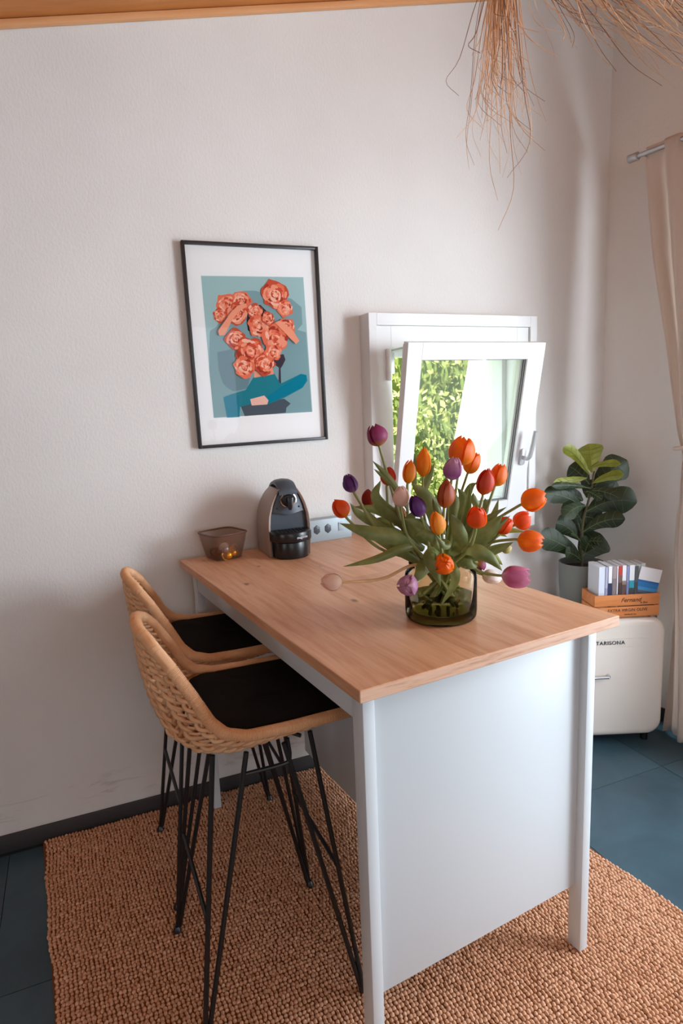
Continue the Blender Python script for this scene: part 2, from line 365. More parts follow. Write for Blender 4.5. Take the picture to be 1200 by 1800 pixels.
# ------------------------------------------------------------------ window with tilted sash
w = tag(link('window_1', None), kind='structure')
def ring(k, x0, x1, z0, z1, l, r, b, t, y0, y1, mi=0):
    k.box((x0, y0, z0), (x0+l, y1, z1), mi); k.box((x1-r, y0, z0), (x1, y1, z1), mi)
    k.box((x0+l, y0, z0), (x1-r, y1, z0+b), mi); k.box((x0+l, y0, z1-t), (x1-r, y1, z1), mi)
k = MB(); ring(k, .770, 1.559, .928, 1.826, .034, .034, .034, .045, -.082, 0)
obj('casing', k, M['whiteplastic'], w, bevel=.001, seg=1)
k = MB(); ring(k, .8045, 1.5245, .9625, 1.7805, WX0-.8045, 1.5245-WX1, WZ0-.9625, 1.7805-WZ1, -.072, .0)
obj('fixed_frame', k, M['whiteplastic'], w, bevel=.001, seg=1)
k = MB(); ring(k, WX0-.001, WX1+.001, WZ0, WZ1, .022, .022, .03, .03, -.0, .07)
obj('rebate', k, M['whiteplastic'], w, bevel=.003)
k = MB(); k.box((WX0, .14, WZ0-.03), (WX1, .22, WZ0)); obj('outer_sill', k, M['steel'], w, bevel=.002)
TILT = math.radians(11.6)
sa = link('sash', None, w, (1.164, -.088, .982), (TILT, 0, 0))
hw = .312; SH = .735
k = MB()
for (x0, x1, z0, z1) in ((-hw, -hw+.062, 0, SH), (hw-.080, hw, 0, SH), (-hw+.062, hw-.080, 0, .078), (-hw+.062, hw-.080, SH-.064, SH)):
    k.box((x0, 0, z0), (x1, .034, z1)); 
obj('sash_frame', k, M['whiteplastic'], sa, bevel=.001, seg=1)
k = MB(); ring(k, -hw+.012, hw-.012, .012, SH-.012, .052, .070, .066, .054, .034, .062)
obj('sash_rebate', k, M['whiteplastic'], sa, bevel=.002)
k = MB(); ring(k, -hw+.0615, hw-.0795, .0775, SH-.0635, .004, .004, .004, .004, .010, .014); ring(k, -hw+.0615, hw-.0795, .0775, SH-.0635, .004, .004, .004, .004, .022, .026)
obj('gasket', k, M['grey'], sa, smooth=False)
k = MB(); k.box((-hw+.06, .036, .07), (hw-.078, .042, SH-.06)); obj('pane', k, M['pane'], sa, smooth=False)
h = link('handle', None, sa)
k = MB(); k.prism([(hw-.040+.014*math.cos(a)*(1), .268+.014*math.sin(a)+(.022 if math.sin(a) > 0 else -.022)) for a in [i*PI/8 for i in range(16)]], -.010, 0, axis='y')
ho = obj('handle_plate', k, M['alu'], sa, bevel=.003)
k = MB(); k.tube(catmull([(hw-.040, -.008, .268), (hw-.040, -.034, .268), (hw-.036, -.046, .285), (hw-.033, -.050, .333), (hw-.031, -.052, .388)], 5), [.0085]*9+[.0095]*12, 10)
obj('handle_lever', k, M['alu'], sa)
bpy.data.objects.remove(h)
k = MB(); k.lathe([(.0, 0), (.010, 0), (.0105, .03), (.009, .032), (.0105, .034), (.0105, .085), (.009, .087), (.0105, .089), (.0105, .118), (0, .118)], 14, at=(.852, -.079, 1.575))
obj('hinge', k, M['whiteplastic'], w)
k = MB(); k.tube([(.872, -.065, 1.61), (.872, -.07, 1.688), (.9, -.12, 1.695), (.92, -.20, 1.697)], .0045, 8); k.box((.868, -.072, 1.60), (.880, -.06, 1.68))
obj('stay_arm', k, M['steel'], w)

# ------------------------------------------------------------------ picture
PIC = (.359, -.0015, 1.709)
pr = thing('picture_frame', 'black framed print of coral flowers and teal jeans hanging on the wall', 'picture', PIC); pr.rotation_euler = (0, -.0124, 0)
k = MB(); a, b = .2475, .352
for (x0, x1, z0, z1) in ((-a, -a+.011, -b, b), (a-.011, a, -b, b), (-a+.011, a-.011, -b, -b+.011), (-a+.011, a-.011, b-.011, b)):
    k.box((x0, -.022, z0), (x1, 0, z1))
obj('frame', k, M['frame'], pr, bevel=.0015)
k = MB(); k.box((-a+.009, -.006, -b+.009), (a-.009, -.001, b-.009)); obj('mount_board', k, M['board'], pr, smooth=False)
PM = [mat('print_'+n, lin(*c), .8, spec=.1) for n, c in (('sky_teal', (166, 196, 196)), ('shade_teal', (132, 164, 168)), ('deep_teal', (112, 140, 148)), ('hair', (66, 58, 70)),
      ('skirt', (78, 88, 98)), ('jeans', (34, 128, 142)), ('jeans_bright', (0, 126, 150)), ('skin', (246, 190, 172)), ('arm', (244, 160, 128)),
      ('coral_a', (236, 120, 88)), ('coral_b', (246, 158, 128)), ('coral_c', (206, 84, 58)), ('coral_d', (250, 192, 166)), ('coral_e', (168, 60, 44)), ('edge', (200, 150, 140)))]
PIC_BG = [(-0.187, 0.241), (0.189, 0.246), (0.194, -0.244), (-0.184, -0.246)]
PIC_SHAPES = [(1, [(-0.146, 0.071), (-0.093, 0.178), (-0.041, 0.194), (0.0, 0.195), (0.138, 0.169), (0.175, 0.14), (0.175, 0.079), (0.154, 0.059), (0.187, 0.049), (0.192, -0.244), (-0.184, -0.246), (-0.186, -0.07), (-0.172, 0.056)]), (2, [(-0.153, -0.017), (-0.096, -0.007), (-0.096, -0.081), (-0.04, -0.112), (-0.053, -0.147), (-0.106, -0.156), (-0.14, -0.13), (-0.152, -0.08)]), (3, [(0.058, -0.033), (0.094, -0.028), (0.1, -0.048), (0.086, -0.071), (0.079, -0.079), (0.077, -0.135), (0.067, -0.13), (0.072, -0.076), (0.054, -0.063)]), (4, [(-0.083, -0.207), (0.085, -0.19), (0.109, -0.209), (0.091, -0.224), (0.088, -0.242), (-0.07, -0.246)]), (5, [(-0.027, -0.108), (0.052, -0.094), (0.074, -0.135), (0.157, -0.101), (0.179, -0.106), (0.181, -0.127), (0.16, -0.153), (0.085, -0.187), (0.024, -0.206), (-0.046, -0.204), (-0.084, -0.212), (-0.091, -0.248), (-0.136, -0.248), (-0.144, -0.175), (-0.117, -0.166), (-0.059, -0.152)]), (6, [(-0.144, -0.175), (-0.117, -0.167), (-0.086, -0.172), (-0.089, -0.248), (-0.136, -0.247)]), (6, [(0.082, -0.143), (0.157, -0.101), (0.179, -0.107), (0.181, -0.127), (0.16, -0.153), (0.024, -0.204), (0.02, -0.178)]), (7, [(-0.045, -0.186), (0.009, -0.175), (0.024, -0.193), (0.018, -0.208), (-0.041, -0.209)]), (8, [(-0.023, -0.087), (0.048, -0.078), (0.052, -0.099), (-0.024, -0.11)]), (3, [(-0.024, 0.136), (0.018, 0.147), (0.043, 0.122), (0.026, 0.097), (-0.009, 0.048), (-0.035, 0.057), (-0.037, 0.096)])]
PIC_BLOOMS = [(-0.105, 0.148, 0.0363), (-0.049, 0.16, 0.0339), (-0.133, 0.109, 0.0242), (-0.072, 0.115, 0.0387), (-0.004, 0.122, 0.029), (0.074, 0.182, 0.0508), (0.109, 0.134, 0.03), (-0.083, 0.027, 0.0363), (0.006, 0.072, 0.0387), (-0.034, -0.017, 0.0532), (-0.059, -0.072, 0.0387), (0.065, 0.028, 0.0508), (0.111, 0.068, 0.0314), (0.016, -0.063, 0.0387), (0.051, -0.023, 0.029), (0.042, 0.098, 0.0242)]
PIC_TOP = [(8, [(-0.145, 0.056), (-0.141, 0.039), (-0.121, 0.042), (-0.094, 0.088), (-0.064, 0.123), (-0.034, 0.138), (-0.036, 0.15), (-0.068, 0.142), (-0.092, 0.12), (-0.123, 0.083)]), (8, [(0.065, 0.084), (0.085, 0.091), (0.132, 0.059), (0.156, 0.018), (0.143, 0.007), (0.125, 0.023), (0.093, 0.056)])]
k = MB(); lay = [0]
def flat(poly, mi):
    y = -.0064 - lay[0]*.00001; lay[0] += 1
    k.add([(p[0], y, p[1]) for p in poly], [tuple(range(len(poly)))], mi)
flat(PIC_BG, 0)
for mi, poly in PIC_SHAPES: flat(poly, mi)
rnd = random.Random(3)
for bx, bz, br in PIC_BLOOMS:
    n = 22; flat([(bx+br*(1+.13*math.sin(5*t+bx*90)+rnd.uniform(-.07, .07))*math.cos(t), bz+br*(1+.13*math.sin(4*t+bz*70)+rnd.uniform(-.07, .07))*math.sin(t)) for t in [2*PI*i/n for i in range(n)]], 11 if rnd.random() < .4 else 9)
    for q in range(46):
        f = 1 - q/48; t = q*2.4; cx, cz = bx+br*.82*f*math.cos(t), bz+br*.82*f*math.sin(t)
        s = br*rnd.uniform(.16, .32)*(.6+.5*f); asp = rnd.uniform(.35, .7); ph = t+PI/2+rnd.uniform(-.5, .5)
        pts = []
        for i in range(10):
            u = 2*PI*i/10; rx = s*math.cos(u)*(1+rnd.uniform(-.2, .2)); rz = s*asp*math.sin(u)*(1+rnd.uniform(-.2, .2))
            pts.append((cx+rx*math.cos(ph)-rz*math.sin(ph), cz+rx*math.sin(ph)+rz*math.cos(ph)))
        flat(pts, rnd.choice((9, 9, 10, 10, 10, 11, 12, 12, 13)))
for mi, poly in PIC_TOP: flat(poly, mi)
obj('print', k, PM, pr, smooth=False, fix=False)
k = MB(); k.box((-a+.010, -.0165, -b+.010), (a-.010, -.0145, b-.010)); obj('glazing', k, M['picglass'], pr, smooth=False)

# ================================================================== rug
def rugp(u, v): return (-.535 + .07*v + u*(1.57+.058*v), -.018 - v)
rg = thing('rug', 'large woven natural jute rug under the table and stools', 'rug', (0, 0, 0))
k = MB(); nv = 40
top = [[(*rugp(u, v), .010) for u in (0, .25, .5, .75, 1)] for v in [i*1.95/nv for i in range(nv+1)]]
bot = [[(p[0], p[1], .001) for p in r] for r in top]
k.grid(top); k.grid([list(reversed(r)) for r in bot])
k.grid([[r[0] for r in top], [r[0] for r in bot]]); k.grid([[r[-1] for r in bot], [r[-1] for r in top]]); k.grid([bot[0], top[0]]); k.grid([top[-1], bot[-1]])
obj('backing', k, M['jutebase'], rg, smooth=False)
rng = np.random.default_rng(4)
nu, nv = 142, 162; seg = 7
U, V = np.meshgrid(np.arange(nu), np.arange(nv), indexing='ij')
uu = (U + .5 + .16*(V % 2))/(nu+.16) + rng.normal(0, .0005, U.shape); vv = (V+.5)*1.95/nv + rng.normal(0, .0008, U.shape)
wob = .004*np.sin(vv*9+1) + .003*np.sin(vv*23)
cx = -.535 + .07*vv + uu*(1.57+.058*vv) + wob*(.5-uu)*2; cy = -.018 - vv + .002*np.sin(uu*37)
cx, cy = cx.ravel(), cy.ravel(); n = len(cx)
prof = [(1.0, -.1), (.93, .45), (.55, .88)]
th = np.arange(seg)*2*PI/seg
vs = []
rx = .0058*(1+rng.normal(0, .12, n)); ry = .0073*(1+rng.normal(0, .12, n)); rz = .0078*(1+rng.normal(0, .16, n)); tw = rng.normal(.30, .10, n)
for pr_, pz in prof:
    lx = rx[:, None]*pr_*np.cos(th); ly = ry[:, None]*pr_*np.sin(th)
    vs.append(np.stack([cx[:, None]+lx*np.cos(tw)[:, None]-ly*.7*np.sin(tw)[:, None], cy[:, None]+lx*np.sin(tw)[:, None]+ly*np.cos(tw)[:, None], np.repeat((.008+rz*pz)[:, None], seg, 1)], -1))
vs.append(np.stack([cx, cy, .008+rz], -1)[:, None, :])
Vv = np.concatenate(vs, 1).reshape(-1, 3); per = seg*3+1
quads = [(r*seg+i, r*seg+(i+1) % seg, (r+1)*seg+(i+1) % seg, (r+1)*seg+i) for r in range(2) for i in range(seg)]
tris = [(2*seg+i, 2*seg+(i+1) % seg, 3*seg) for i in range(seg)]
base = np.arange(n)[:, None, None]*per
Q = (np.array(quads)[None]+base).reshape(-1, 4); T3 = (np.array(tris)[None]+base).reshape(-1, 3)
me = bpy.data.meshes.new('woven_loops'); me.vertices.add(len(Vv)); me.vertices.foreach_set('co', Vv.ravel().astype(np.float32))
li = np.concatenate([Q.ravel(), T3.ravel()]); me.loops.add(len(li)); me.loops.foreach_set('vertex_index', li.astype(np.int32))
st = np.concatenate([np.arange(len(Q))*4, len(Q)*4+np.arange(len(T3))*3]); me.polygons.add(len(st)); me.polygons.foreach_set('loop_start', st.astype(np.int32))
me.update(calc_edges=True); me.shade_smooth(); me.materials.append(M['jute'])
tag(link('woven_loops', me, rg), kind='stuff')

# ================================================================== table
TAB = (.00792, -.07458, 0); TR = .10579; H = .97287
_c, _s = math.cos(TR), math.sin(TR)
def t2w(x, y, z): return Vector((TAB[0]+x*_c-y*_s, TAB[1]+x*_s+y*_c, z))
tb = thing('counter_table', 'tall white counter table with oak worktop standing on the jute rug', 'table', TAB, TR)
k = MB(); k.box((0, -1.239, H-.026), (.716, -.003, H))
tp = k.mesh('worktop', [M['oak'], M['oakedge']], bevel=.0015, seg=1)
for p in tp.polygons:
    if abs(p.normal.z) < .5: p.material_index = 1 if p.normal.y < -.5 else 0
link('worktop', tp, tb)
zt = H-.0262
for x, y in ((.042, -1.175), (.688, -1.175), (.040, -.046), (.688, -.046)):
    boxobj('leg', (x, y, .016), (x+.028, y+.042, zt), M['white'], tb, bevel=.002)
boxobj('front_panel', (.0702, -1.152, .205), (.6878, -1.136, zt), M['white'], tb, bevel=.001)
boxobj('apron', (.044, -1.1328, zt-.086), (.058, -.0465, zt), M['white'], tb, bevel=.001)
boxobj('apron', (.0685, -.030, zt-.058), (.687, -.014, zt), M['white'], tb, bevel=.001)
boxobj('side_panel', (.372, -1.1358, .205), (.388, -.16, zt), M['white'], tb, bevel=.001)
boxobj('back_panel', (.3882, -.176, .205), (.687, -.16, zt), M['white'], tb, bevel=.001)
boxobj('bottom_board', (.3882, -1.1358, .205), (.687, -.1762, .221), M['white'], tb, bevel=.001)
for i in range(3):
    z0 = .225+i*.238; d = boxobj('drawer', (.690, -1.128, z0), (.708, -.05, z0+.234), M['white'], tb, bevel=.002)
    k = MB(); k.tube([(.708, -.66, z0+.12), (.728, -.66, z0+.12), (.728, -.52, z0+.12), (.708, -.52, z0+.12)], .005, 8); obj('drawer_handle', k, M['steel'], d)
boxobj('apron', (.700, -1.1328, zt-.02), (.714, -.0465, zt), M['white'], tb, bevel=.001)

# ================================================================== stools
PROF = [(0, .24, .750), (.14, .12, .735), (.28, -.01, .716), (.40, -.10, .703), (.48, -.155, .713), (.56, -.200, .752), (.66, -.225, .825), (.78, -.240, .90), (.9, -.246, .962), (1, -.246, 1.010)]
RIM = [(0, .24, .776), (.14, .13, .777), (.28, .03, .777), (.40, -.05, .780), (.48, -.098, .796), (.56, -.128, .828), (.66, -.158, .888), (.78, -.194, .950), (.9, -.220, .985), (1, -.235, 1.003)]
HW = [(0, .188), (.2, .194), (.4, .196), (.52, .192), (.64, .184), (.78, .160), (.9, .125), (1, .076)]
def S(u, v):
    f = 1-max(0, math.cos(u*PI/2))**1.1; px = [t[0] for t in PROF]
    cx_, cz_ = np.interp(v, px, [t[1] for t in PROF]), np.interp(v, px, [t[2] for t in PROF])
    rx_, rz_ = np.interp(v, px, [t[1] for t in RIM]), np.interp(v, px, [t[2] for t in RIM])
    return Vector((cx_*(1-f)+rx_*f, math.sin(u*PI/2)*lerp_tab(HW, v), cz_*(1-f)+rz_*f))
def stool(loc, label):
    st = thing('bar_stool', label, 'stool', loc, 0, 'rattan bar stools')
    # wrapped rim
    pts = [S(-1, v) for v in np.linspace(0.03, .97, 46)] + [S(u, 1) for u in np.linspace(-.86, .86, 11)] + [S(1, v) for v in np.linspace(.97, .03, 46)] + [S(u, 0) for u in np.linspace(.86, -.86, 9)]
    k = MB(); k.tube(pts, .0132, 10, closed=True); obj('rim', k, M['wrap'], st, angle=80)
    k = MB(); fine = []
    for a_, b_ in zip(pts, pts[1:]+pts[:1]):
        for q in range(4): fine.append(a_.lerp(b_, q/4))
    for i in range(0, len(fine)-1, 1):
        t = (fine[i+1]-fine[i]); 
        if t.length < 1e-5: continue
        t.normalize(); x = t.cross(Vector((0, 0, 1))); x = x.normalized() if x.length > .1 else Vector((1, 0, 0)); y = t.cross(x)
        k.tube([fine[i]+(x*math.cos(2*PI*j/8)+y*math.sin(2*PI*j/8))*.0130 + t*(.002*j/8) for j in range(8)], .0017, 4, closed=True)
    tag(obj('rim_wrapping', k, M['wrap'], st, angle=80), kind='stuff')
    us = [-.84, -.62, -.41, -.205, 0, .205, .41, .62, .84]
    for u in us:                                    # twisted two-strand braids along the shell
        k = MB(); nvv = 150
        for ph in (0, PI):
            P_ = []
            for i in range(nvv):
                v = .06 + .925*i/(nvv-1); p = S(u, v); e = 1e-3
                du = (S(u+e, v)-S(u-e, v)).normalized(); nn = du.cross((S(u, min(v+e, 1))-S(u, v-e)).normalized()).normalized()
                a_ = ph + i*.52
                P_.append(p + du*.0068*math.cos(a_) + nn*.0055*math.sin(a_))
            k.tube(P_, .0054, 5)
        obj('braid', k, M['rattan'], st, angle=80)
    k = MB()
    ue = [-1.0]+us+[1.0]
    for c in range(len(ue)-1):                      # slanting canes between the braids (herringbone)
        sgn = 1 if c % 2 else -1
        for i in range(40):
            v0 = .035+i*.0238
            P_ = [S(ue[c]+(ue[c+1]-ue[c])*t, min(max(v0+sgn*.03*(t-.5), .005), .995)) for t in (0, .5, 1)]
            k.tube(P_, .0034, 4, caps=False)
    tag(obj('slanting_canes', k, M['rattan'], st, angle=80), kind='stuff')
    # cushion
    k = MB(); out_ = []
    hx0, hx1, hy, rr = -.128, .232, .180, .075
    for (cx_, cy_, r_, a0) in ((hx1-.03, hy-.03, .03, 0), (hx0+rr, hy-rr, rr, PI/2), (hx0+rr, -hy+rr, rr, PI), (hx1-.03, -hy+.03, .03, 1.5*PI)):
        for q in range(7): out_.append((cx_+r_*math.cos(a0+q*PI/12), cy_+r_*math.sin(a0+q*PI/12)))
    def ringz(s, z): return [((p[0]-.05)*s+.05, p[1]*s, z + (.012*max(0, (-.05-p[0])/.08) if p[0] < -.05 else 0)) for p in out_]
    rings = [ringz(.95, .752), ringz(.995, .757), ringz(1, .768), ringz(.993, .780), ringz(.95, .785), ringz(.6, .786), ringz(.2, .785)]
    o0 = len(k.v); k.grid(rings, close_v=True); nn_ = len(out_); k.f += [tuple(range(nn_)), tuple(6*nn_+i for i in range(nn_))]; k.mi += [0, 0]
    obj('seat_cushion', k, M['cushion'], st, angle=50)
    # hairpin legs
    for sx in (-1, 1):
        for sy in (-1, 1):
            foot = Vector((sx*.203, sy*.197, .020)); A = Vector((sx*.118, sy*.128, .716)); B = Vector((sx*.045, sy*.150, .716))
            k = MB(); k.tube([A, foot + Vector((-.002*sx, .004*sy, .01)), ], .0062, 8); k.tube([B, foot + Vector((-.008*sx, 0, .012))], .0062, 8)
            lg = obj('leg', k, M['black'], st)
            k = MB(); k.lathe([(0, -.004), (.011, -.004), (.0125, 0), (.010, .007), (.0065, .013), (0, .014)], 12, at=(foot.x, foot.y, foot.z)); obj('foot_pad', k, M['blackplastic'], lg)
    tt = lambda z: (z-.020)/(.716-.020)
    for sx in (-1, 1):                              # foot rests between the legs, front and rear
        z = .335 if sx < 0 else .36; t = tt(z); x = sx*(.203-(.203-.118)*t); y = .197-(.197-.128)*t
        k = MB(); k.tube([(x, -y, z), (x, y, z)], .0055, 8); obj('footrest', k, M['black'], st)
    for sy in (-1, 1):
        z = .665; t = tt(z); y = sy*(.197-(.197-.150)*t); x = .203-(.203-.045)*t
        k = MB(); k.tube(catmull([(-x, y, z), (x-.02, y, z), (x, y, z+.012), (x-.002, y*.98, z+.06)], 4), .0045, 8); obj('side_brace', k, M['black'], st)
    k = MB()
    k.tube([(-.112, -.125, .734), (.112, -.125, .734), (.112, .125, .734), (-.112, .125, .734)], .006, 8, closed=True)
    k.tube([(-.10, -.11, .730), (.10, .11, .70)], .005, 8); k.tube([(-.10, .11, .730), (.10, -.11, .70)], .005, 8)
    obj('seat_frame', k, M['black'], st)
    return st
stool((.041, -.826, 0), 'nearer rattan bar stool with black seat cushion, close to the front table leg')
stool((.055, -.345, 0), 'farther rattan bar stool with black seat cushion, nearer the picture wall')

# ================================================================== coffee machine
cm = thing('coffee_machine', 'small grey and black capsule coffee machine on the oak worktop', 'coffee machine', (.369, -.223, H), -.03); cm.scale = (1.09, 1.10, .97)
ZH = [(0, .068), (.06, .071), (.11, .0712), (.15, .068), (.19, .0585), (.22, .047), (.245, .033), (.262, .017)]
DEP = [(0, .150), (.12, .150), (.18, .142), (.225, .122), (.262, .09)]
for s_, nm in ((-1, 'left'), (1, 'right')):
    k = MB(); P_ = []
    for z in np.linspace(0.002, .246, 26):
        h_ = lerp_tab(ZH, z); d_ = lerp_tab(DEP, z); t_ = .009
        P_.append([(s_*(h_-t_), -.004, z), (s_*h_*1.0-s_*.003, -.007, z), (s_*h_, -.003, z), (s_*h_, d_-.008, z), (s_*(h_-.004), d_, z), (s_*(h_-t_), d_, z)])
    k.grid(P_, close_v=True); k.f += [tuple(range(6)), tuple(25*6+i for i in range(6))]; k.mi += [0, 0]
    obj('side_shell', k, M['bronze'], cm, angle=50)
k = MB(); P_ = []
for z in np.linspace(.001, .240, 24):
    h_ = lerp_tab(ZH, z)-.0095; d_ = lerp_tab(DEP, z)-.004
    P_.append([(-h_, .006, z), (h_, .006, z), (h_, d_, z), (-h_, d_, z)])
k.grid(P_, close_v=True); k.f += [(0, 1, 2, 3), tuple(23*4+i for i in range(4))]; k.mi += [0, 0]
obj('body', k, M['darkgrey'], cm, angle=40)
k = MB(); P_ = []
for z in np.linspace(.158, .243, 12):
    h_ = lerp_tab(ZH, z)-.010
    P_.append([(-h_, .0058, z), (-h_*.9, -.002, z+(.0 if z > .165 else .004)), (0, -.006, z-(.006 if z < .165 else 0)), (h_*.9, -.002, z+(.0 if z > .165 else .004)), (h_, .0058, z)])
k.grid(P_); obj('brew_head', k, M['darkgrey'], cm, angle=60)
k = MB(); P_ = []                                   # lifting lever running over the top
for y, z in [(p[0], p[1]) for p in catmull([(-.012, .236, 0), (.0, .252, 0), (.03, .268, 0), (.075, .266, 0), (.115, .240, 0), (.138, .200, 0), (.146, .165, 0)], 5)]:
    P_.append([(-.030, y, z-.012), (-.030, y, z-.002), (-.020, y, z+.004), (0, y-.001, z+.007), (.020, y, z+.004), (.030, y, z-.002), (.030, y, z-.012)])
k.grid(P_, close_v=True); k.f += [tuple(range(7)), tuple((len(P_)-1)*7+i for i in range(7))]; k.mi += [0, 0]
obj('lever', k, M['darkgrey'], cm, angle=50)
k = MB(); kz = .206
k.tube([(.024*math.cos(t), -.008, kz+.024*math.sin(t)) for t in [2*PI*i/28 for i in range(28)]], .004, 8, closed=True); rg_ = obj('knob_ring', k, M['chrome'], cm)
k = MB(); P_ = []
for r_, y in ((.0215, -.004), (.021, -.014), (.017, -.020), (.0, -.022)): P_.append([(r_*math.cos(t), y, kz+r_*math.sin(t)) for t in [2*PI*i/24 for i in range(24)]])
k.grid(P_, close_v=True); kb = obj('knob', k, M['blackplastic'], cm)
k = MB(); k.prism([(-.010, kz+.012), (.010, kz+.012), (.0095, kz-.015), (.004, kz-.034), (-.004, kz-.034), (-.0095, kz-.015)], -.032, -.018, axis='y'); obj('knob_pointer', k, M['blackplastic'], kb, bevel=.003)
for sx in (-1, 1):
    k = MB(); k.prism([(sx*.036+.0035*math.cos(t), .178+.0035*math.sin(t)) for t in [2*PI*i/12 for i in range(12)]], -.004, .004, axis='y'); obj('button', k, M['blackplastic'], cm, bevel=.001)
def half_round(r, y0, z0, z1, wall=None, n=18):
    k = MB(); poly = [(-r, y0)] + [(r*math.cos(t), -.012 + .85*r*math.sin(t)) for t in [PI + PI*i/n for i in range(n+1)]] + [(r, y0)]
    k.prism(poly, z0, z1); return k
obj('used_capsule_bin', half_round(.056, .02, .001, .060), M['blackplastic'], cm, bevel=.003)
obj('drip_tray', half_round(.068, .01, .062, .098), M['blackplastic'], cm, bevel=.006)
k = MB()
for i in range(9): k.box((-.05+i*.0115, -.06+abs(i-4)*.005, .098), (-.044+i*.0115, .0, .1))
obj('drip_grid', k, M['black'], cm)

def text(name, body, size, m, parent, loc, rot, shear=0, spacing=1, extrude=.0004, align='CENTER'):
    cu = bpy.data.curves.new(name, 'FONT'); cu.body = body; cu.size = size; cu.align_x = align; cu.align_y = 'CENTER'
    cu.shear = shear; cu.space_character = spacing; cu.extrude = extrude
    t_ = bpy.data.objects.new(name, cu); COL.objects.link(t_); bpy.context.view_layer.update()
    me = bpy.data.meshes.new_from_object(t_.evaluated_get(bpy.context.evaluated_depsgraph_get())); bpy.data.objects.remove(t_)
    me.materials.clear(); me.materials.append(m)
    return link(name, me, parent, loc, rot)
M['silverprint'] = mat('silver_print', lin(190, 190, 196), .4, .3)
text('lettering', 'magimix', .0125, M['silverprint'], cm, (.022, -.0687, .080), (PI/2, 0, .36))

# ================================================================== socket strip
ss = thing('socket_strip', 'long grey metal power strip with sockets behind the coffee machine', 'power strip', t2w(.515, -.024, H), TR)
k = MB(); k.box((-.055, -.026, 0), (.158, .020, .086)); obj('housing', k, M['strip'], ss, bevel=.003)
for x in (.004, .052):
    k = MB(); k.prism([(x+.0155*math.cos(t)*(1 if abs(math.cos(t)) > .5 else .95), .048+.019*math.sin(t)) for t in [PI/6+2*PI*i/6 for i in range(6)]], -.0275, -.0255, axis='y')
    s_ = obj('socket', k, M['darkgrey'], ss, bevel=.002)
    k = MB()
    for a_ in (0, 2.1, 4.2): k.prism([(x+.006*math.cos(a_)+.002*math.cos(t), .048+.006*math.sin(a_)+.002*math.sin(t)) for t in [2*PI*i/8 for i in range(8)]], -.0283, -.0275, axis='y')
    obj('pin_holes', k, M['black'], s_)
boxobj('switch', (.098, -.0285, .032), (.122, -.0262, .066), M['strip'], ss, bevel=.002)

# ================================================================== bowl with capsules
BW = t2w(.140, -.068, H); BR = .50
BR = .32
bw = thing('mesh_bowl', 'small square brown bowl of coffee capsules on the worktop corner', 'bowl', BW, BR)
def sq(r, z, n=40, p=5): return [(r*math.copysign(abs(math.cos(t))**(2/p), math.cos(t)), r*math.copysign(abs(math.sin(t))**(2/p), math.sin(t)), z) for t in [2*PI*i/n for i in range(n)]]
k = MB(); k.grid([sq(.046, .002), sq(.051, .004), sq(.057, .03), sq(.065, .066), sq(.069, .093), sq(.067, .093), sq(.063, .066), sq(.055, .031), sq(.049, .007), sq(.043, .005)], close_v=True)
k.f += [tuple(range(40)), tuple(9*40+i for i in range(40))]; k.mi += [0, 0]
obj('basket', k, M['mesh'], bw, angle=60)
k = MB(); k.tube(sq(.069, .093), .0032, 6, closed=True); obj('rim', k, varied('brown_steel_rim', lin(92, 62, 48), lin(100, 70, 54), 6, .45), bw)
CAPM = {'silver': mat('silver_foil', lin(206, 200, 198), .3, .8), 'gold': mat('gold_foil', lin(220, 150, 40), .3, .7), 'brown': mat('brown_foil', lin(110, 74, 54), .35, .6), 'green': mat('green_foil', lin(70, 84, 52), .35, .6)}
k = MB(); k.lathe([(0, 0), (.0168, 0), (.0185, .0008), (.0185, .0022), (.0148, .003), (.0118, .0215), (.009, .0245), (.004, .027), (0, .0272)], 20); capm = k.mesh('cup', CAPM['silver'], angle=40)
k = MB(); k.lathe([(0, -.0006), (.0160, -.0006), (.0172, .0002)], 20); lidm = k.mesh('foil_lid', CAPM['silver'])
for (x, y, z, rx_, ry_, c, lab) in ((-.018, -.034, .040, 1.9, .3, 'silver', 'silver coffee capsule lying highest in the brown bowl'), (.012, -.036, .024, 2.0, -.5, 'gold', 'gold coffee capsule beside the silver one in the bowl'),
    (-.014, -.040, .012, 1.35, .9, 'gold', 'smaller looking gold capsule lying at the bottom of the bowl'), (.037, -.012, .030, 2.4, .2, 'silver', 'silver coffee capsule on the right side of the bowl'),
    (-.038, -.010, .016, .5, .2, 'brown', 'brown coffee capsule at the left side of the bowl'), (.010, .022, .012, .3, .4, 'brown', 'brown coffee capsule at the back of the bowl'), (-.030, .032, .014, 1.0, .5, 'green', 'dark green coffee capsule at the back of the bowl')):
    p_ = BW + Matrix.Rotation(BR, 3, 'Z') @ Vector((x*.84, y*.84, z+.005))
    t_ = thing('coffee_capsule', lab, 'capsule', p_, 0, 'coffee capsules in the bowl'); t_.rotation_euler = (rx_, ry_, BR)
    for nm, mm in (('cup', capm), ('foil_lid', lidm)):
        o = link(nm, mm, t_); o.material_slots[0].link = 'OBJECT'; o.material_slots[0].material = CAPM[c]

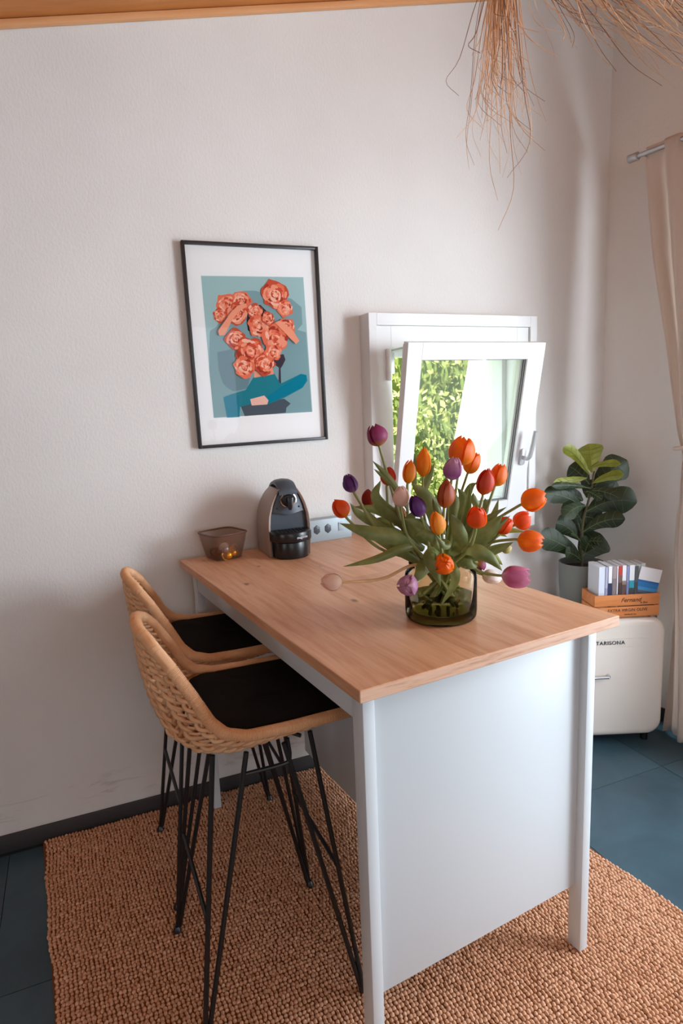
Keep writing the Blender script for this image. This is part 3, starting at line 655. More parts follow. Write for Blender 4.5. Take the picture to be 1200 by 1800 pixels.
# ================================================================== vase and tulips
VC = Vector((.485, -1.028, H))
vs_ = thing('glass_vase', 'round smoky glass vase holding the tulips on the oak worktop', 'vase', VC)
k = MB(); k.lathe([(.0, .0), (.074, .0), (.082, .003), (.0855, .010), (.0865, .025), (.0865, .100), (.084, .112), (.077, .121), (.0725, .125), (.0735, .131), (.076, .135), (.0755, .1375), (.0735, .1375),
    (.070, .131), (.0695, .125), (.074, .119), (.0805, .111), (.0830, .099), (.0830, .030), (.078, .022), (.06, .018), (0, .017)], 56)
obj('glass_body', k, M['vase'], vs_, angle=60)
k = MB(); k.lathe([(0, .0005), (.073, .0005), (.081, .0035), (.0845, .010), (.0850, .0165), (.0, .0165)], 48); obj('thick_base', k, M['vasebase'], vs_, angle=60)
k = MB(); k.lathe([(0, .0185), (.06, .0190), (.078, .0235), (.0822, .031), (.0822, .054), (0, .054)], 48); obj('water', k, M['water'], vs_, angle=40)

def petal_mesh(name, close, wid=1.0):
    """one petal of a bloom of unit length and unit width, on the +x side"""
    P_ = []; nt = 12; na = 8
    for i in range(nt):
        t = i/(nt-1)
        r = .5*(math.sin(PI*min(1, (t*.92+.10)**.72*.62)) if t < .5 else 0)
        rr = np.interp(t, [0, .05, .14, .28, .44, .60, .75, .87, .95, 1], [.05, .22, .37, .47, .5, .5-.035*close, .5-.11*close, .5-.22*close, .5-.34*close, .5-.46*close])
        aw = np.interp(t, [0, .2, .5, .75, .9, .97, 1], [.8, .94, 1.0, .92, .74, .52, .2])*wid
        row = []
        for j in range(na+1):
            s = 2*j/na-1; a_ = s*aw
            q = rr*(1+.05*abs(s)*min(1, t*4)+.09*max(0, abs(s)-.7)/.3*min(1, t*2)) - .016*math.exp(-(s/.18)**2)*min(1, t*2)
            z = t - .085*abs(s)**2*max(0, (t-.5)*2)
            row.append((q*math.cos(a_), q*math.sin(a_), max(z, 0)))
        P_.append(row)
    k = MB(); k.grid(P_); me = k.mesh(name, PET['orange'], angle=90)
    uvl = me.uv_layers.new(name='UVMap')
    for lp in me.loops:
        vi = lp.vertex_index; uvl.data[lp.index].uv = ((vi % (na+1))/na, (vi//(na+1))/(nt-1))
    return me
PMESH = {k_: (petal_mesh('petal', c), petal_mesh('petal', c, 1.18)) for k_, c in (('closed', .98), ('half', .74), ('open', .34))}
k = MB(); k.lathe([(.0, 0), (.05, .0), (.03, .5), (.05, .62), (.0, .68)], 8); pist = k.mesh('pistil', M['leaflight'])

def ribbon(name, pts, width, m, parent, org, fold=.22, prof=None, twist=0, seg=5):
    C_ = catmull(pts, seg); n_ = len(C_); k = MB(); P_ = []
    view = (C_[n_//2] - Vector((-.1, -2.2, 1.49))).normalized()
    prof = prof or [(0, .35), (.2, .8), (.45, 1), (.7, .78), (.9, .34), (1, .02)]
    for i, p in enumerate(C_):
        t = i/(n_-1); d = (C_[min(i+1, n_-1)]-C_[max(i-1, 0)]).normalized()
        sd = d.cross(view); sd = sd.normalized() if sd.length > .05 else Vector((1, 0, 0)); nn_ = sd.cross(d)
        a_ = twist*(t-.3); sd, nn_ = sd*math.cos(a_)+nn_*math.sin(a_), nn_*math.cos(a_)-sd*math.sin(a_)
        h_ = width*.5*lerp_tab(prof, t)
        P_.append([p - org + sd*(s*h_) + nn_*(abs(s)**1.5*h_*fold*2 + .0006*math.sin(j*2+i)) for j, s in enumerate((-1, -.55, 0, .55, 1))])
    k.grid(P_); return obj(name, k, m, parent, angle=90, fix=False)

TULIPS = [
 ((0.361, -0.955, 1.416), (-0.136, 0.234, 0.963), 0.0538, 0.0444, 'half', 'magenta'),
 ((0.304, -0.92, 1.304), (-0.3, 0.293, 0.908), 0.0488, 0.0339, 'closed', 'violet'),
 ((0.261, -0.956, 1.252), (-0.5, 0.245, 0.831), 0.0498, 0.0393, 'closed', 'redorange'),
 ((0.412, -0.911, 1.311), (0.153, 0.009, 0.988), 0.0476, 0.0392, 'closed', 'red'),
 ((0.359, -0.9, 1.26), (0.083, 0.352, 0.932), 0.0473, 0.0334, 'closed', 'darkred'),
 ((0.369, -1.055, 1.282), (-0.091, -0.179, 0.98), 0.0506, 0.0354, 'closed', 'palepink'),
 ((0.386, -1.095, 1.264), (-0.311, 0.082, 0.947), 0.0544, 0.0346, 'closed', 'violet'),
 ((0.435, -0.975, 1.326), (0.192, 0.1, 0.976), 0.0596, 0.0284, 'closed', 'amber'),
 ((0.483, -0.962, 1.345), (0.147, 0.119, 0.982), 0.0746, 0.0359, 'closed', 'amber'),
 ((0.535, -1.049, 1.373), (0.198, -0.01, 0.98), 0.069, 0.0584, 'half', 'orange'),
 ((0.592, -1.008, 1.338), (0.502, 0.06, 0.863), 0.058, 0.0387, 'half', 'orange'),
 ((0.483, -1.092, 1.338), (0.074, -0.18, 0.981), 0.0535, 0.0407, 'half', 'pinkpurple'),
 ((0.445, -1.12, 1.289), (0.096, -0.072, 0.993), 0.0668, 0.0384, 'closed', 'bronze'),
 ((0.411, -1.138, 1.229), (-0.183, -0.017, 0.983), 0.0545, 0.0327, 'closed', 'yellow'),
 ((0.555, -1.111, 1.305), (0.178, -0.055, 0.983), 0.0628, 0.0372, 'closed', 'red'),
 ((0.637, -1.048, 1.308), (0.409, 0.106, 0.906), 0.0573, 0.0395, 'half', 'orange'),
 ((0.507, -1.146, 1.233), (-0.059, -0.235, 0.97), 0.052, 0.0421, 'half', 'redorange'),
 ((0.683, -1.122, 1.253), (0.779, -0.47, 0.415), 0.0606, 0.0501, 'half', 'orange'),
 ((0.699, -1.063, 1.193), (0.774, -0.347, 0.529), 0.0467, 0.0425, 'half', 'redorange'),
 ((0.626, -1.087, 1.192), (0.482, -0.276, 0.832), 0.0478, 0.0398, 'half', 'redorange'),
 ((0.665, -1.136, 1.159), (0.756, -0.654, -0.036), 0.0611, 0.0507, 'half', 'orange'),
 ((0.615, -1.147, 1.082), (0.789, -0.612, -0.045), 0.0662, 0.0484, 'open', 'pink'),
 ((0.636, -1.026, 1.048), (0.879, -0.312, -0.362), 0.0525, 0.0345, 'closed', 'white'),
 ((0.619, -0.998, 1.076), (0.724, 0.445, -0.527), 0.0392, 0.0308, 'half', 'magenta'),
 ((0.423, -1.143, 1.137), (-0.295, -0.863, 0.41), 0.0484, 0.0424, 'half', 'orange'),
 ((0.334, -1.139, 1.101), (-0.589, -0.762, 0.271), 0.0473, 0.0426, 'half', 'pinkpurple'),
 ((0.213, -1.001, 1.093), (-0.962, 0.256, 0.093), 0.0502, 0.0377, 'closed', 'whitepink'),
 ((0.664, -1.049, 1.122), (0.895, -0.317, 0.314), 0.0274, 0.0192, 'closed', 'greenbud'),
 ((0.406, -0.973, 1.226), (-0.129, 0.123, 0.984), 0.0484, 0.035, 'closed', 'peach'),
]
TULIP_LEAVES = [
 (2, [(0.435, -1.04, 1.148), (0.372, -1.046, 1.183), (0.302, -1.027, 1.202), (0.243, -0.992, 1.224)], 0.037),
 (26, [(0.44, -1.031, 1.151), (0.371, -1.056, 1.162), (0.304, -1.05, 1.145), (0.235, -1.021, 1.13)], 0.0204),
 (1, [(0.464, -1.019, 1.151), (0.414, -0.998, 1.199), (0.348, -0.971, 1.267), (0.358, -0.975, 1.311)], 0.0302),
 (4, [(0.46, -1.017, 1.166), (0.415, -0.977, 1.205), (0.36, -0.954, 1.237), (0.307, -0.932, 1.248)], 0.0273),
 (4, [(0.415, -0.966, 1.178), (0.363, -0.934, 1.202), (0.327, -0.918, 1.226), (0.306, -0.91, 1.254)], 0.0224),
 (0, [(0.411, -0.997, 1.254), (0.389, -0.988, 1.295), (0.367, -0.979, 1.328), (0.342, -0.968, 1.358)], 0.0165),
 (5, [(0.415, -0.999, 1.239), (0.389, -0.988, 1.29), (0.363, -0.977, 1.321), (0.344, -0.969, 1.339)], 0.0117),
 (7, [(0.472, -1.044, 1.16), (0.464, -1.041, 1.23), (0.442, -1.032, 1.275), (0.419, -1.022, 1.303)], 0.0389),
 (8, [(0.459, -0.963, 1.271), (0.456, -0.962, 1.297), (0.457, -0.962, 1.332), (0.46, -0.963, 1.37)], 0.0127),
 (8, [(0.475, -0.97, 1.26), (0.48, -0.972, 1.285), (0.49, -0.976, 1.31), (0.503, -0.981, 1.343)], 0.0195),
 (12, [(0.464, -1.084, 1.188), (0.45, -1.089, 1.229), (0.44, -1.085, 1.253), (0.434, -1.082, 1.277)], 0.0156),
 (9, [(0.524, -1.044, 1.194), (0.531, -1.047, 1.234), (0.536, -1.049, 1.264), (0.525, -1.045, 1.286)], 0.0234),
 (10, [(0.556, -1.015, 1.242), (0.568, -1.019, 1.262), (0.577, -1.023, 1.282), (0.59, -1.029, 1.292)], 0.0195),
 (14, [(0.53, -1.079, 1.179), (0.552, -1.089, 1.228), (0.544, -1.085, 1.262), (0.541, -1.084, 1.279)], 0.0175),
 (15, [(0.556, -1.058, 1.193), (0.593, -1.052, 1.218), (0.598, -1.054, 1.243), (0.596, -1.053, 1.256)], 0.0165),
 (19, [(0.522, -1.065, 1.137), (0.537, -1.093, 1.171), (0.563, -1.115, 1.196), (0.592, -1.127, 1.228)], 0.038),
 (17, [(0.561, -1.06, 1.172), (0.584, -1.069, 1.206), (0.607, -1.079, 1.221), (0.632, -1.089, 1.236)], 0.0127),
 (20, [(0.542, -1.052, 1.152), (0.6, -1.055, 1.167), (0.648, -1.064, 1.174), (0.693, -1.083, 1.168)], 0.0195),
 (21, [(0.487, -1.083, 1.155), (0.504, -1.134, 1.158), (0.533, -1.156, 1.14), (0.566, -1.159, 1.106)], 0.0321),
 (27, [(0.542, -1.052, 1.132), (0.609, -1.026, 1.113), (0.639, -1.027, 1.101), (0.661, -1.036, 1.079)], 0.0302),
 (13, [(0.434, -1.115, 1.159), (0.401, -1.134, 1.194), (0.385, -1.127, 1.209), (0.371, -1.11, 1.199)], 0.0195),
 (13, [(0.423, -1.132, 1.192), (0.425, -1.155, 1.186), (0.413, -1.161, 1.184), (0.397, -1.154, 1.208)], 0.0175),
 (16, [(0.482, -1.081, 1.136), (0.486, -1.115, 1.171), (0.474, -1.121, 1.212), (0.461, -1.116, 1.241)], 0.0341),
 (25, [(0.438, -1.063, 1.143), (0.399, -1.1, 1.131), (0.382, -1.11, 1.112), (0.365, -1.102, 1.089)], 0.0282),
 (24, [(0.455, -1.081, 1.149), (0.41, -1.127, 1.159), (0.395, -1.142, 1.141), (0.417, -1.14, 1.086)], 0.0389),
 (24, [(0.464, -1.084, 1.139), (0.451, -1.138, 1.123), (0.455, -1.135, 1.088), (0.432, -1.114, 1.033)], 0.0224),
 (22, [(0.505, -1.037, 1.134), (0.51, -1.082, 1.117), (0.537, -1.093, 1.11), (0.556, -1.058, 1.108)], 0.0243),
 (6, [(0.436, -1.094, 1.173), (0.4, -1.101, 1.217), (0.383, -1.094, 1.227), (0.36, -1.084, 1.235)], 0.0214),
 (3, [(0.443, -0.946, 1.187), (0.42, -0.925, 1.197), (0.386, -0.911, 1.203), (0.362, -0.901, 1.197)], 0.0195),
 (11, [(0.483, -1.081, 1.185), (0.482, -1.092, 1.235), (0.485, -1.093, 1.269), (0.474, -1.088, 1.288)], 0.0214),
 (28, [(0.448, -1.056, 1.165), (0.416, -1.054, 1.188), (0.395, -1.045, 1.218), (0.409, -1.05, 1.247)], 0.0341),
 (18, [(0.57, -1.02, 1.143), (0.614, -1.028, 1.16), (0.644, -1.029, 1.162), (0.672, -1.041, 1.15)], 0.0175),
]
TLAB = ['purple magenta tulip standing highest at the upper left', 'violet tulip leaning left in front of the bare wall', 'red orange tulip farthest left above the worktop', 'round red tulip crossed by the stem of the tall magenta one',
 'dark red tulip half hidden behind a leaf on the left', 'pale pink tulip standing upright left of the middle', 'dark violet tulip just right of the pale pink one', 'smaller amber tulip left of the tall amber one', 'tall slim amber tulip in front of the hedge view',
 'largest orange tulip at the top of the bunch', 'orange tulip right of and below the largest one', 'pink and purple tulip in front of the largest orange one', 'bronze orange tulip in the middle, below the pink purple one', 'yellow tulip low in the middle of the bunch',
 'red tulip with closed bloom right of the middle', 'orange tulip just behind the closed red one', 'red orange tulip at the front right of the middle', 'orange tulip reaching farthest right and highest there', 'small red orange tulip between the two big right orange ones',
 'red orange tulip tucked beside a broad leaf on the right', 'orange tulip on a level stem at the lower right', 'pink tulip drooping over the right side of the vase', 'white tulip hanging behind the pink one at right', 'dark magenta tulip hidden behind the vase rim',
 'orange tulip facing forward at the vase rim', 'pink purple tulip facing forward low before the vase', 'whitish pink tulip drooping far left over the worktop', 'pale green tulip bud on the right side', 'peach tulip half hidden behind the pale pink one']
rnd = random.Random(11)
for i, (p, ax, Ln, Wd, kind, colr) in enumerate(TULIPS):
    p, ax = Vector(p), Vector(ax).normalized()
    out = Vector((p.x-VC.x, p.y-VC.y, 0)); od = out.normalized() if out.length > .01 else Vector((1, 0, 0))
    ang_ = rnd.uniform(-.7, .7); bd = Matrix.Rotation(ang_, 3, 'Z') @ od
    foot = VC + Vector((-bd.x*rnd.uniform(.02, .058), -bd.y*rnd.uniform(.02, .058), rnd.choice((.026, .03, .05, .065, .075))))
    t_ = thing('tulip', TLAB[i], 'flower', foot, 0, 'tulips in the vase')
    b0 = p - ax*Ln*.5
    mouth = VC + od*min(.052, .02+out.length*.25) + Vector((rnd.uniform(-.012, .012), rnd.uniform(-.012, .012), .135))
    mid = mouth.lerp(b0, .5); dist = (b0-mouth).length
    mid = mid.lerp(b0-ax*dist*.5, .55)
    pts = [foot, mouth, mid, b0-ax*.012, b0+ax*.004] if dist > .05 else [foot, mouth, b0-ax*.006, b0+ax*.003]
    r0 = .0034 if colr != 'greenbud' else .0026
    C_ = [q-foot for q in catmull(pts, 7)]
    k = MB(); k.tube(C_, [r0*(1.25-.35*j/(len(C_)-1)) for j in range(len(C_))], 7)
    obj('stem', k, M['palestem'] if colr == 'whitepink' else M['stem'], t_)
    q = Vector((0, 0, 1)).rotation_difference(ax).to_matrix().to_4x4(); spin = rnd.uniform(0, PI)
    for j in range(6):
        inner = j % 2
        o = link('petal', PMESH['closed' if i in (24, 25) else kind][inner], t_)
        s_ = (.87 if inner else 1.02)*rnd.uniform(.96, 1.04)
        lean = rnd.uniform(-.04, .05)*(1.6 if kind == 'open' else 1)
        o.matrix_local = Matrix.Translation(b0-foot) @ q @ Matrix.Rotation(spin + j*PI/3, 4, 'Z') @ Matrix.Rotation(lean, 4, 'Y') @ Matrix.Diagonal((Wd*s_, Wd*s_, Ln*(.97 if inner else 1)*rnd.uniform(.96, 1.03), 1))
        o.material_slots[0].link = 'OBJECT'; o.material_slots[0].material = PET[colr]
    if kind != 'closed' and i not in (24, 25):
        o = link('pistil', pist, t_); o.matrix_local = Matrix.Translation(b0-foot) @ q @ Matrix.Diagonal((Wd, Wd, Ln, 1))
    if i in (1, 2, 3, 6, 9, 10, 11, 12, 14, 15, 17, 20, 23, 24):   # a clasping leaf along the stem
        q0, q1 = mouth.lerp(b0, -.05), mouth.lerp(b0, .82); sd_ = Vector((rnd.uniform(-1, 1), rnd.uniform(-1, .2), .1))*.022
        ribbon('leaf', [q0, q0.lerp(q1, .35)+sd_*.8, q0.lerp(q1, .7)+sd_*1.2, q1+sd_*rnd.uniform(.6, 1.6)], rnd.uniform(.017, .028), M['leaf'] if i % 3 else M['leafolive'], t_, foot, fold=rnd.uniform(.15, .35), twist=rnd.uniform(-.8, .8))
    for li_, lp, lw in TULIP_LEAVES:
        if li_ == i and lp:
            ribbon('leaf', [Vector(x) for x in lp], lw*1.05, M['leaflight'] if li_ in (20, 27, 18) else M['leaf'], t_, foot, fold=rnd.uniform(.12, .3), twist=rnd.uniform(-.5, .5))

# ================================================================== fridge in the corner
FZ = -.384; FO = Vector((1.687, -.414, 0))
def fr(x, y, z=0): return FO + Matrix.Rotation(FZ, 3, 'Z') @ Vector((x, y, z))
fg = thing('mini_fridge', 'small cream white retro fridge with rounded edges in the corner', 'fridge', FO, FZ)
def rbox(k, x0, x1, y0, y1, z0, z1, r, seg=6):       # outline rounded in x-z
    P_ = []
    for cx_, cz_, a0 in ((x1-r, z1-r, 0), (x0+r, z1-r, PI/2), (x0+r, z0+r, PI), (x1-r, z0+r, 1.5*PI)):
        for q in range(seg+1): P_.append((cx_+r*math.cos(a0+q*PI/2/seg), cz_+r*math.sin(a0+q*PI/2/seg)))
    def shrink(d): return [((x0+x1)/2+(p[0]-(x0+x1)/2)*(1-2*d/(x1-x0)), (z0+z1)/2+(p[1]-(z0+z1)/2)*(1-2*d/(z1-z0))) for p in P_]
    return P_, shrink
k = MB(); P_, sh = rbox(k, -.232, .232, 0, .07, .042, .566, .062)
rows = [[(x, y, z) for x, z in sh(d)] for d, y in ((.030, -.004), (.016, -.001), (.006, .006), (.0012, .016), (0, .03), (0, .062), (.003, .066))]
k.grid(rows, close_v=True); n_ = len(P_); k.f += [tuple(range(n_)), tuple(6*n_+i for i in range(n_))]; k.mi += [0, 0]
dr = obj('door', k, M['fridge'], fg, angle=60)
k = MB(); P_, sh = rbox(k, -.228, .228, 0, 1, .045, .570, .058)
rows = [[(x, y, z) for x, z in sh(d)] for d, y in ((.003, .070), (0, .074), (0, .325), (.004, .345), (.018, .352))]
k.grid(rows, close_v=True); n_ = len(P_); k.f += [tuple(range(n_)), tuple(4*n_+i for i in range(n_))]; k.mi += [0, 0]
obj('cabinet', k, M['fridge'], fg, angle=60)
k = MB(); k.box((-.222, .064, .045), (.222, .072, .556)); obj('door_seal', k, M['grey'], fg, smooth=False)
k = MB(); k.tube([(-.196, -.0035, .484), (.160, -.0035, .484)], .0022, 8); k.tube([(-.196, -.0035, .446), (.160, -.0035, .446)], .0012, 6); obj('trim_bead', k, M['fridge'], dr)
k = MB(); k.tube(catmull([(-.150, .0, .325), (-.150, -.022, .325), (-.142, -.030, .325), (-.03, -.030, .325), (-.018, -.028, .325), (-.012, -.018, .325), (-.012, .0, .325)], 5), .0062, 10); k.box((-.162, -.006, .313), (-.138, 0, .337))
obj('door_handle', k, M['chrome'], dr, bevel=.001)
for x in (-.18, .18):
    for y in (.05, .30):
        k = MB(); k.lathe([(0, 0), (.016, 0), (.016, .05), (0, .05)], 14, at=(x, y, 0)); obj('foot', k, M['blackplastic'], fg)
k = MB(); k.box((.206, .02, .470), (.236, .066, .492)); obj('hinge', k, M['fridge'], fg, bevel=.004)
M['emblem'] = mat('dark_chrome_emblem', lin(96, 96, 104), .3, .8)
text('lettering', 'TARISONA', .023, M['emblem'], dr, (-.005, -.0050, .466), (PI/2, 0, 0), spacing=1.12, extrude=.0012)

# ------------------------------------------------------------------ fiddle leaf fig
PO = fr(-.040, .225, .5705); PO = Vector((1.7415, -.178, .5705))
pt = thing('potted_fig', 'fiddle leaf fig in a grey pot on the fridge', 'potted plant', PO)
k = MB(); k.lathe([(0, 0), (.084, 0), (.088, .003), (.0945, .10), (.0975, .182), (.0965, .187), (.0935, .187), (.0915, .178), (.089, .15), (0, .148)], 44); obj('pot', k, M['pot'], pt, angle=50)
k = MB(); k.lathe([(.0895, .156), (.06, .160), (.03, .163), (0, .165)], 24); obj('soil', k, M['soil'], pt)
DP_ = PO - Vector((1.737, -.218, .57))
PSTEM = [(1.739, -0.219, 0.741), (1.736, -0.218, 0.844), (1.74, -0.219, 0.937), (1.757, -0.226, 1.02), (1.772, -0.233, 1.086), (1.776, -0.234, 1.139), (1.78, -0.236, 1.16)]
st_ = catmull([Vector((1.7405, -.218, .725))]+[Vector(p) for p in PSTEM], 4)
k = MB(); k.tube([p+DP_-PO for p in st_], [.007-.004*i/(len(st_)-1) for i in range(len(st_))], 8); obj('stem', k, M['figbranch'], pt)
PLANT = [
 ((1.772, -0.233, 1.156), (1.775, -0.201, 1.278), 0.101, 'young'),
 ((1.761, -0.228, 1.144), (1.632, -0.207, 1.272), 0.045, 'young'),
 ((1.75, -0.224, 1.132), (1.578, -0.205, 1.11), 0.041, 'young'),
 ((1.764, -0.229, 1.175), (1.853, -0.31, 1.191), 0.03, 'young'),
 ((1.772, -0.232, 1.107), (1.851, -0.331, 1.15), 0.039, 'young'),
 ((1.777, -0.213, 1.1), (1.728, -0.139, 1.179), 0.081, 'dark'),
 ((1.797, -0.221, 1.091), (1.959, -0.246, 1.197), 0.118, 'dark'),
 ((1.763, -0.229, 1.086), (1.567, -0.212, 1.112), 0.03, 'dark'),
 ((1.738, -0.219, 1.004), (1.557, -0.175, 1.074), 0.069, 'dark'),
 ((1.734, -0.239, 1.012), (1.596, -0.257, 0.977), 0.061, 'dark'),
 ((1.75, -0.224, 0.983), (1.941, -0.325, 1.019), 0.11, 'dark'),
 ((1.748, -0.223, 1.071), (1.833, -0.334, 1.045), 0.045, 'dark'),
 ((1.752, -0.224, 1.074), (1.745, -0.319, 1.047), 0.032, 'dark'),
 ((1.733, -0.217, 0.887), (1.871, -0.328, 0.952), 0.069, 'dark'),
 ((1.734, -0.217, 0.776), (1.535, -0.177, 0.89), 0.093, 'dark'),
 ((1.744, -0.21, 0.769), (1.853, -0.212, 0.868), 0.138, 'dark'),
 ((1.745, -0.211, 0.867), (1.729, -0.16, 1.014), 0.085, 'dark'),
 ((1.744, -0.21, 0.935), (1.705, -0.151, 1.032), 0.081, 'dark'),
 ((1.736, -0.218, 0.844), (1.78, -0.301, 0.857), 0.037, 'dark'),
 ((1.79, -0.229, 1.076), (1.925, -0.242, 1.057), 0.081, 'dark'),
 ((1.736, -0.218, 0.84), (1.662, -0.23, 0.895), 0.016, 'dark'),
 ((1.737, -0.218, 0.758), (1.634, -0.229, 0.813), 0.049, 'dark'),
]
PLANT += [((1.745, -.21, .96), (1.865, -.20, .925), .095, 'dark'), ((1.75, -.205, 1.03), (1.655, -.18, 1.055), .08, 'dark'), ((1.74, -.205, .85), (1.635, -.17, .935), .085, 'dark'),
 ((1.745, -.205, .88), (1.80, -.16, .995), .10, 'dark'), ((1.77, -.21, 1.04), (1.835, -.18, 1.115), .085, 'dark'), ((1.74, -.235, .80), (1.70, -.30, .86), .07, 'dark')]
FPROF = [(0, .10), (.07, .22), (.2, .50), (.35, .66), (.5, .80), (.68, 1.0), (.82, .94), (.93, .62), (1, .10)]
rnd = random.Random(5)
for b_, tp_, w_, kd in PLANT:
    w_ *= 1.14; b_, tp_ = Vector(b_)+DP_, Vector(tp_)+DP_; Ln = (tp_-b_).length
    bend = Vector((0, 0, 1))*Ln*rnd.uniform(.02, .12)
    pts = [b_, b_.lerp(tp_, .35)+bend*.9, b_.lerp(tp_, .7)+bend*.8, tp_]
    lf = ribbon('leaf', pts, w_, M['figyoung' if kd == 'young' else 'figdark'], pt, PO, fold=rnd.uniform(.08, .2), prof=FPROF, twist=rnd.uniform(-.35, .35), seg=6)
    me = lf.data; co = [v.co.copy() for v in me.vertices]; n_ = len(co)//5
    k = MB(); vw = (b_-Vector((-.1, -2.2, 1.49))).normalized()
    k.tube([co[i*5+2]-vw*.0012 for i in range(0, n_-1)], [.0022-.0014*i/n_ for i in range(0, n_-1)], 5)
    for i in range(3, n_-4, 3):
        for s_ in (0, 4): k.tube([co[i*5+2]-vw*.001, co[(i+1)*5+(1 if s_ == 0 else 3)]-vw*.001, co[(i+2)*5+s_]*.9+co[(i+2)*5+2]*.1-vw*.001], .0008, 4)
    obj('veins', k, M['leaflight'] if kd == 'young' else M['figvein'], lf)

# ------------------------------------------------------------------ crate and brochures
CZ = -.349; CO = Vector((1.762, -.438, .5715))
CM = Matrix.Rotation(CZ, 3, 'Z')
cr = thing('wooden_crate', 'small orange brown wooden crate of brochures on the fridge', 'crate', CO, CZ)
for i, (z0, z1) in enumerate(((.002, .047), (.051, .098))):
    s1 = boxobj('slat', (-.153, 0, z0), (.123, .008, z1), M['crate'], cr, bevel=.0015)
    if i: 
        text('script_lettering', 'Fernand', .026, M['ink'], s1, (.0, -.0006, .075), (PI/2, 0, 0), shear=.35); text('script_lettering', 'le Bon', .012, M['ink'], s1, (.055, -.0006, .062), (PI/2, 0, 0), shear=.35)
    else:
        text('stencil_lettering', 'EXTRA VIRGIN OLIVE', .017, M['ink'], s1, (-.012, -.0006, .032), (PI/2, 0, 0), spacing=1.05); text('stencil_lettering', 'PREMIUM OIL', .008, M['ink'], s1, (.0, -.0006, .013), (PI/2, 0, 0), spacing=1.1)
    boxobj('slat', (-.153, .117, z0), (.123, .125, z1), M['crate'], cr, bevel=.0015)
    boxobj('slat', (-.153, .0085, z0), (-.145, .1165, z1), M['crate'], cr, bevel=.0015)
    boxobj('slat', (.115, .0085, z0), (.123, .1165, z1), M['crate'], cr, bevel=.0015)
boxobj('crate_bottom', (-.1445, .0085, .001), (.1145, .1165, .006), M['crate'], cr, bevel=.001)
for x in (-.1445, .1035):
    for y in (.0085, .1055): boxobj('corner_post', (x, y, .0062), (x+.011, y+.011, .094), M['crate'], cr, bevel=.001)

def banded(name, stops):
    m = mat(name, stops[0][1], .45); tc = N(m, 'ShaderNodeTexCoord'); sp = N(m, 'ShaderNodeSeparateXYZ'); L(m, tc.outputs['Object'], sp.inputs[0])
    mr = N(m, 'ShaderNodeMath', operation='DIVIDE'); L(m, sp.outputs[2], mr.inputs[0]); mr.inputs[1].default_value = .2
    r = N(m, 'ShaderNodeValToRGB'); r.color_ramp.interpolation = 'CONSTANT'; e = r.color_ramp.elements
    while len(e) < len(stops): e.new(.5)
    for el, (p_, c) in zip(e, stops): el.position = p_; el.color = c
    L(m, mr.outputs[0], r.inputs[0]); L(m, r.outputs[0], bsdf(m).inputs['Base Color']); return m
PAGE = varied('page_edges', lin(222, 224, 228), lin(190, 192, 200), 2, .8, (90, .2, .2))
W_ = lin(236, 238, 244)
BROS = [(-.1000, .024, .118, .186, -.03, 'pale blue white booklet at the left end of the crate', [(0, lin(196, 206, 226)), (.5, lin(214, 222, 238))]),
 (-.0745, .010, .115, .184, -.02, 'lavender grey booklet second from the left in the crate', [(0, lin(150, 150, 184)), (.6, lin(176, 180, 206))]),
 (-.0630, .015, .118, .187, -.02, 'white booklet with dark navy photo on its lower cover', [(0, lin(40, 46, 84)), (.70, W_)]),
 (-.0465, .016, .112, .183, -.01, 'brown grey brochure beside the navy photo booklet', [(0, lin(132, 118, 122)), (.8, lin(166, 150, 150))]),
 (-.0295, .005, .117, .185, 0, 'thin white leaflet in the middle left of the crate', [(0, W_)]),
 (-.0235, .014, .114, .186, 0, 'dark brown brochure with red top edge', [(0, lin(70, 52, 50)), (.7, lin(122, 92, 84)), (.86, lin(196, 60, 50))]),
 (-.0085, .016, .117, .188, .01, 'white brochure with brown village photo in mid crate', [(0, lin(96, 74, 66)), (.66, lin(150, 128, 120)), (.74, W_)]),
 (.0085, .010, .113, .184, .01, 'periwinkle blue brochure in mid crate', [(0, lin(120, 130, 180)), (.7, lin(140, 150, 196))]),
 (.0195, .020, .118, .187, .02, 'white brochure with teal sea photo on its cover', [(0, lin(58, 66, 66)), (.58, lin(40, 156, 180)), (.74, W_)]),
 (.0405, .014, .116, .183, .02, 'charcoal grey brochure right of the teal one', [(0, lin(66, 68, 72)), (.7, lin(84, 88, 90))]),
 (.0555, .018, .112, .185, .03, 'pale grey green booklet near the right end of the crate', [(0, lin(168, 178, 176)), (.7, lin(190, 200, 196))]),
 (.0745, .016, .110, .188, .03, 'greenish white booklet behind the leaning sea cover', [(0, lin(186, 196, 190)), (.7, lin(206, 214, 208))])]
for x, wd, dp, ht, ln, lab, stops in BROS:
    x = -.132+(x+.1)*1.08; wd *= 1.08; ht += .026
    y0 = .0115 if x < .035 else .030
    p_ = CO + CM @ Vector((x, y0, .0068))
    t_ = thing('brochure', lab, 'brochure', p_, CZ, 'brochures in the crate')
    mm = banded('cover_print', stops); tk = min(.0014, wd*.25); y1 = min(dp, .104) if x < .035 else .075
    boxobj('cover', (0, 0, 0), (wd-.0012, .0012, ht), mm, t_, bevel=0, smooth=False)
    boxobj('pages', (.0006, .0013, .001), (wd-.0018, y1, ht-.002), PAGE, t_, bevel=0, smooth=False)
p_ = CO + CM @ Vector((.014, .0125, .010))
t_ = thing('brochure', 'white card with blue sea photo leaning right at the crate front', 'brochure', p_, CZ, 'brochures in the crate')
t_.rotation_euler = (-.03, .24, CZ)
boxobj('cover', (-.012, 0, .002), (.080, .004, .204), banded('sea_card_print', [(0, lin(70, 74, 90)), (.48, lin(88, 100, 124)), (.53, lin(66, 150, 206)), (.60, lin(30, 120, 190)), (.70, lin(20, 100, 170)), (.745, W_)]), t_, bevel=.0004)

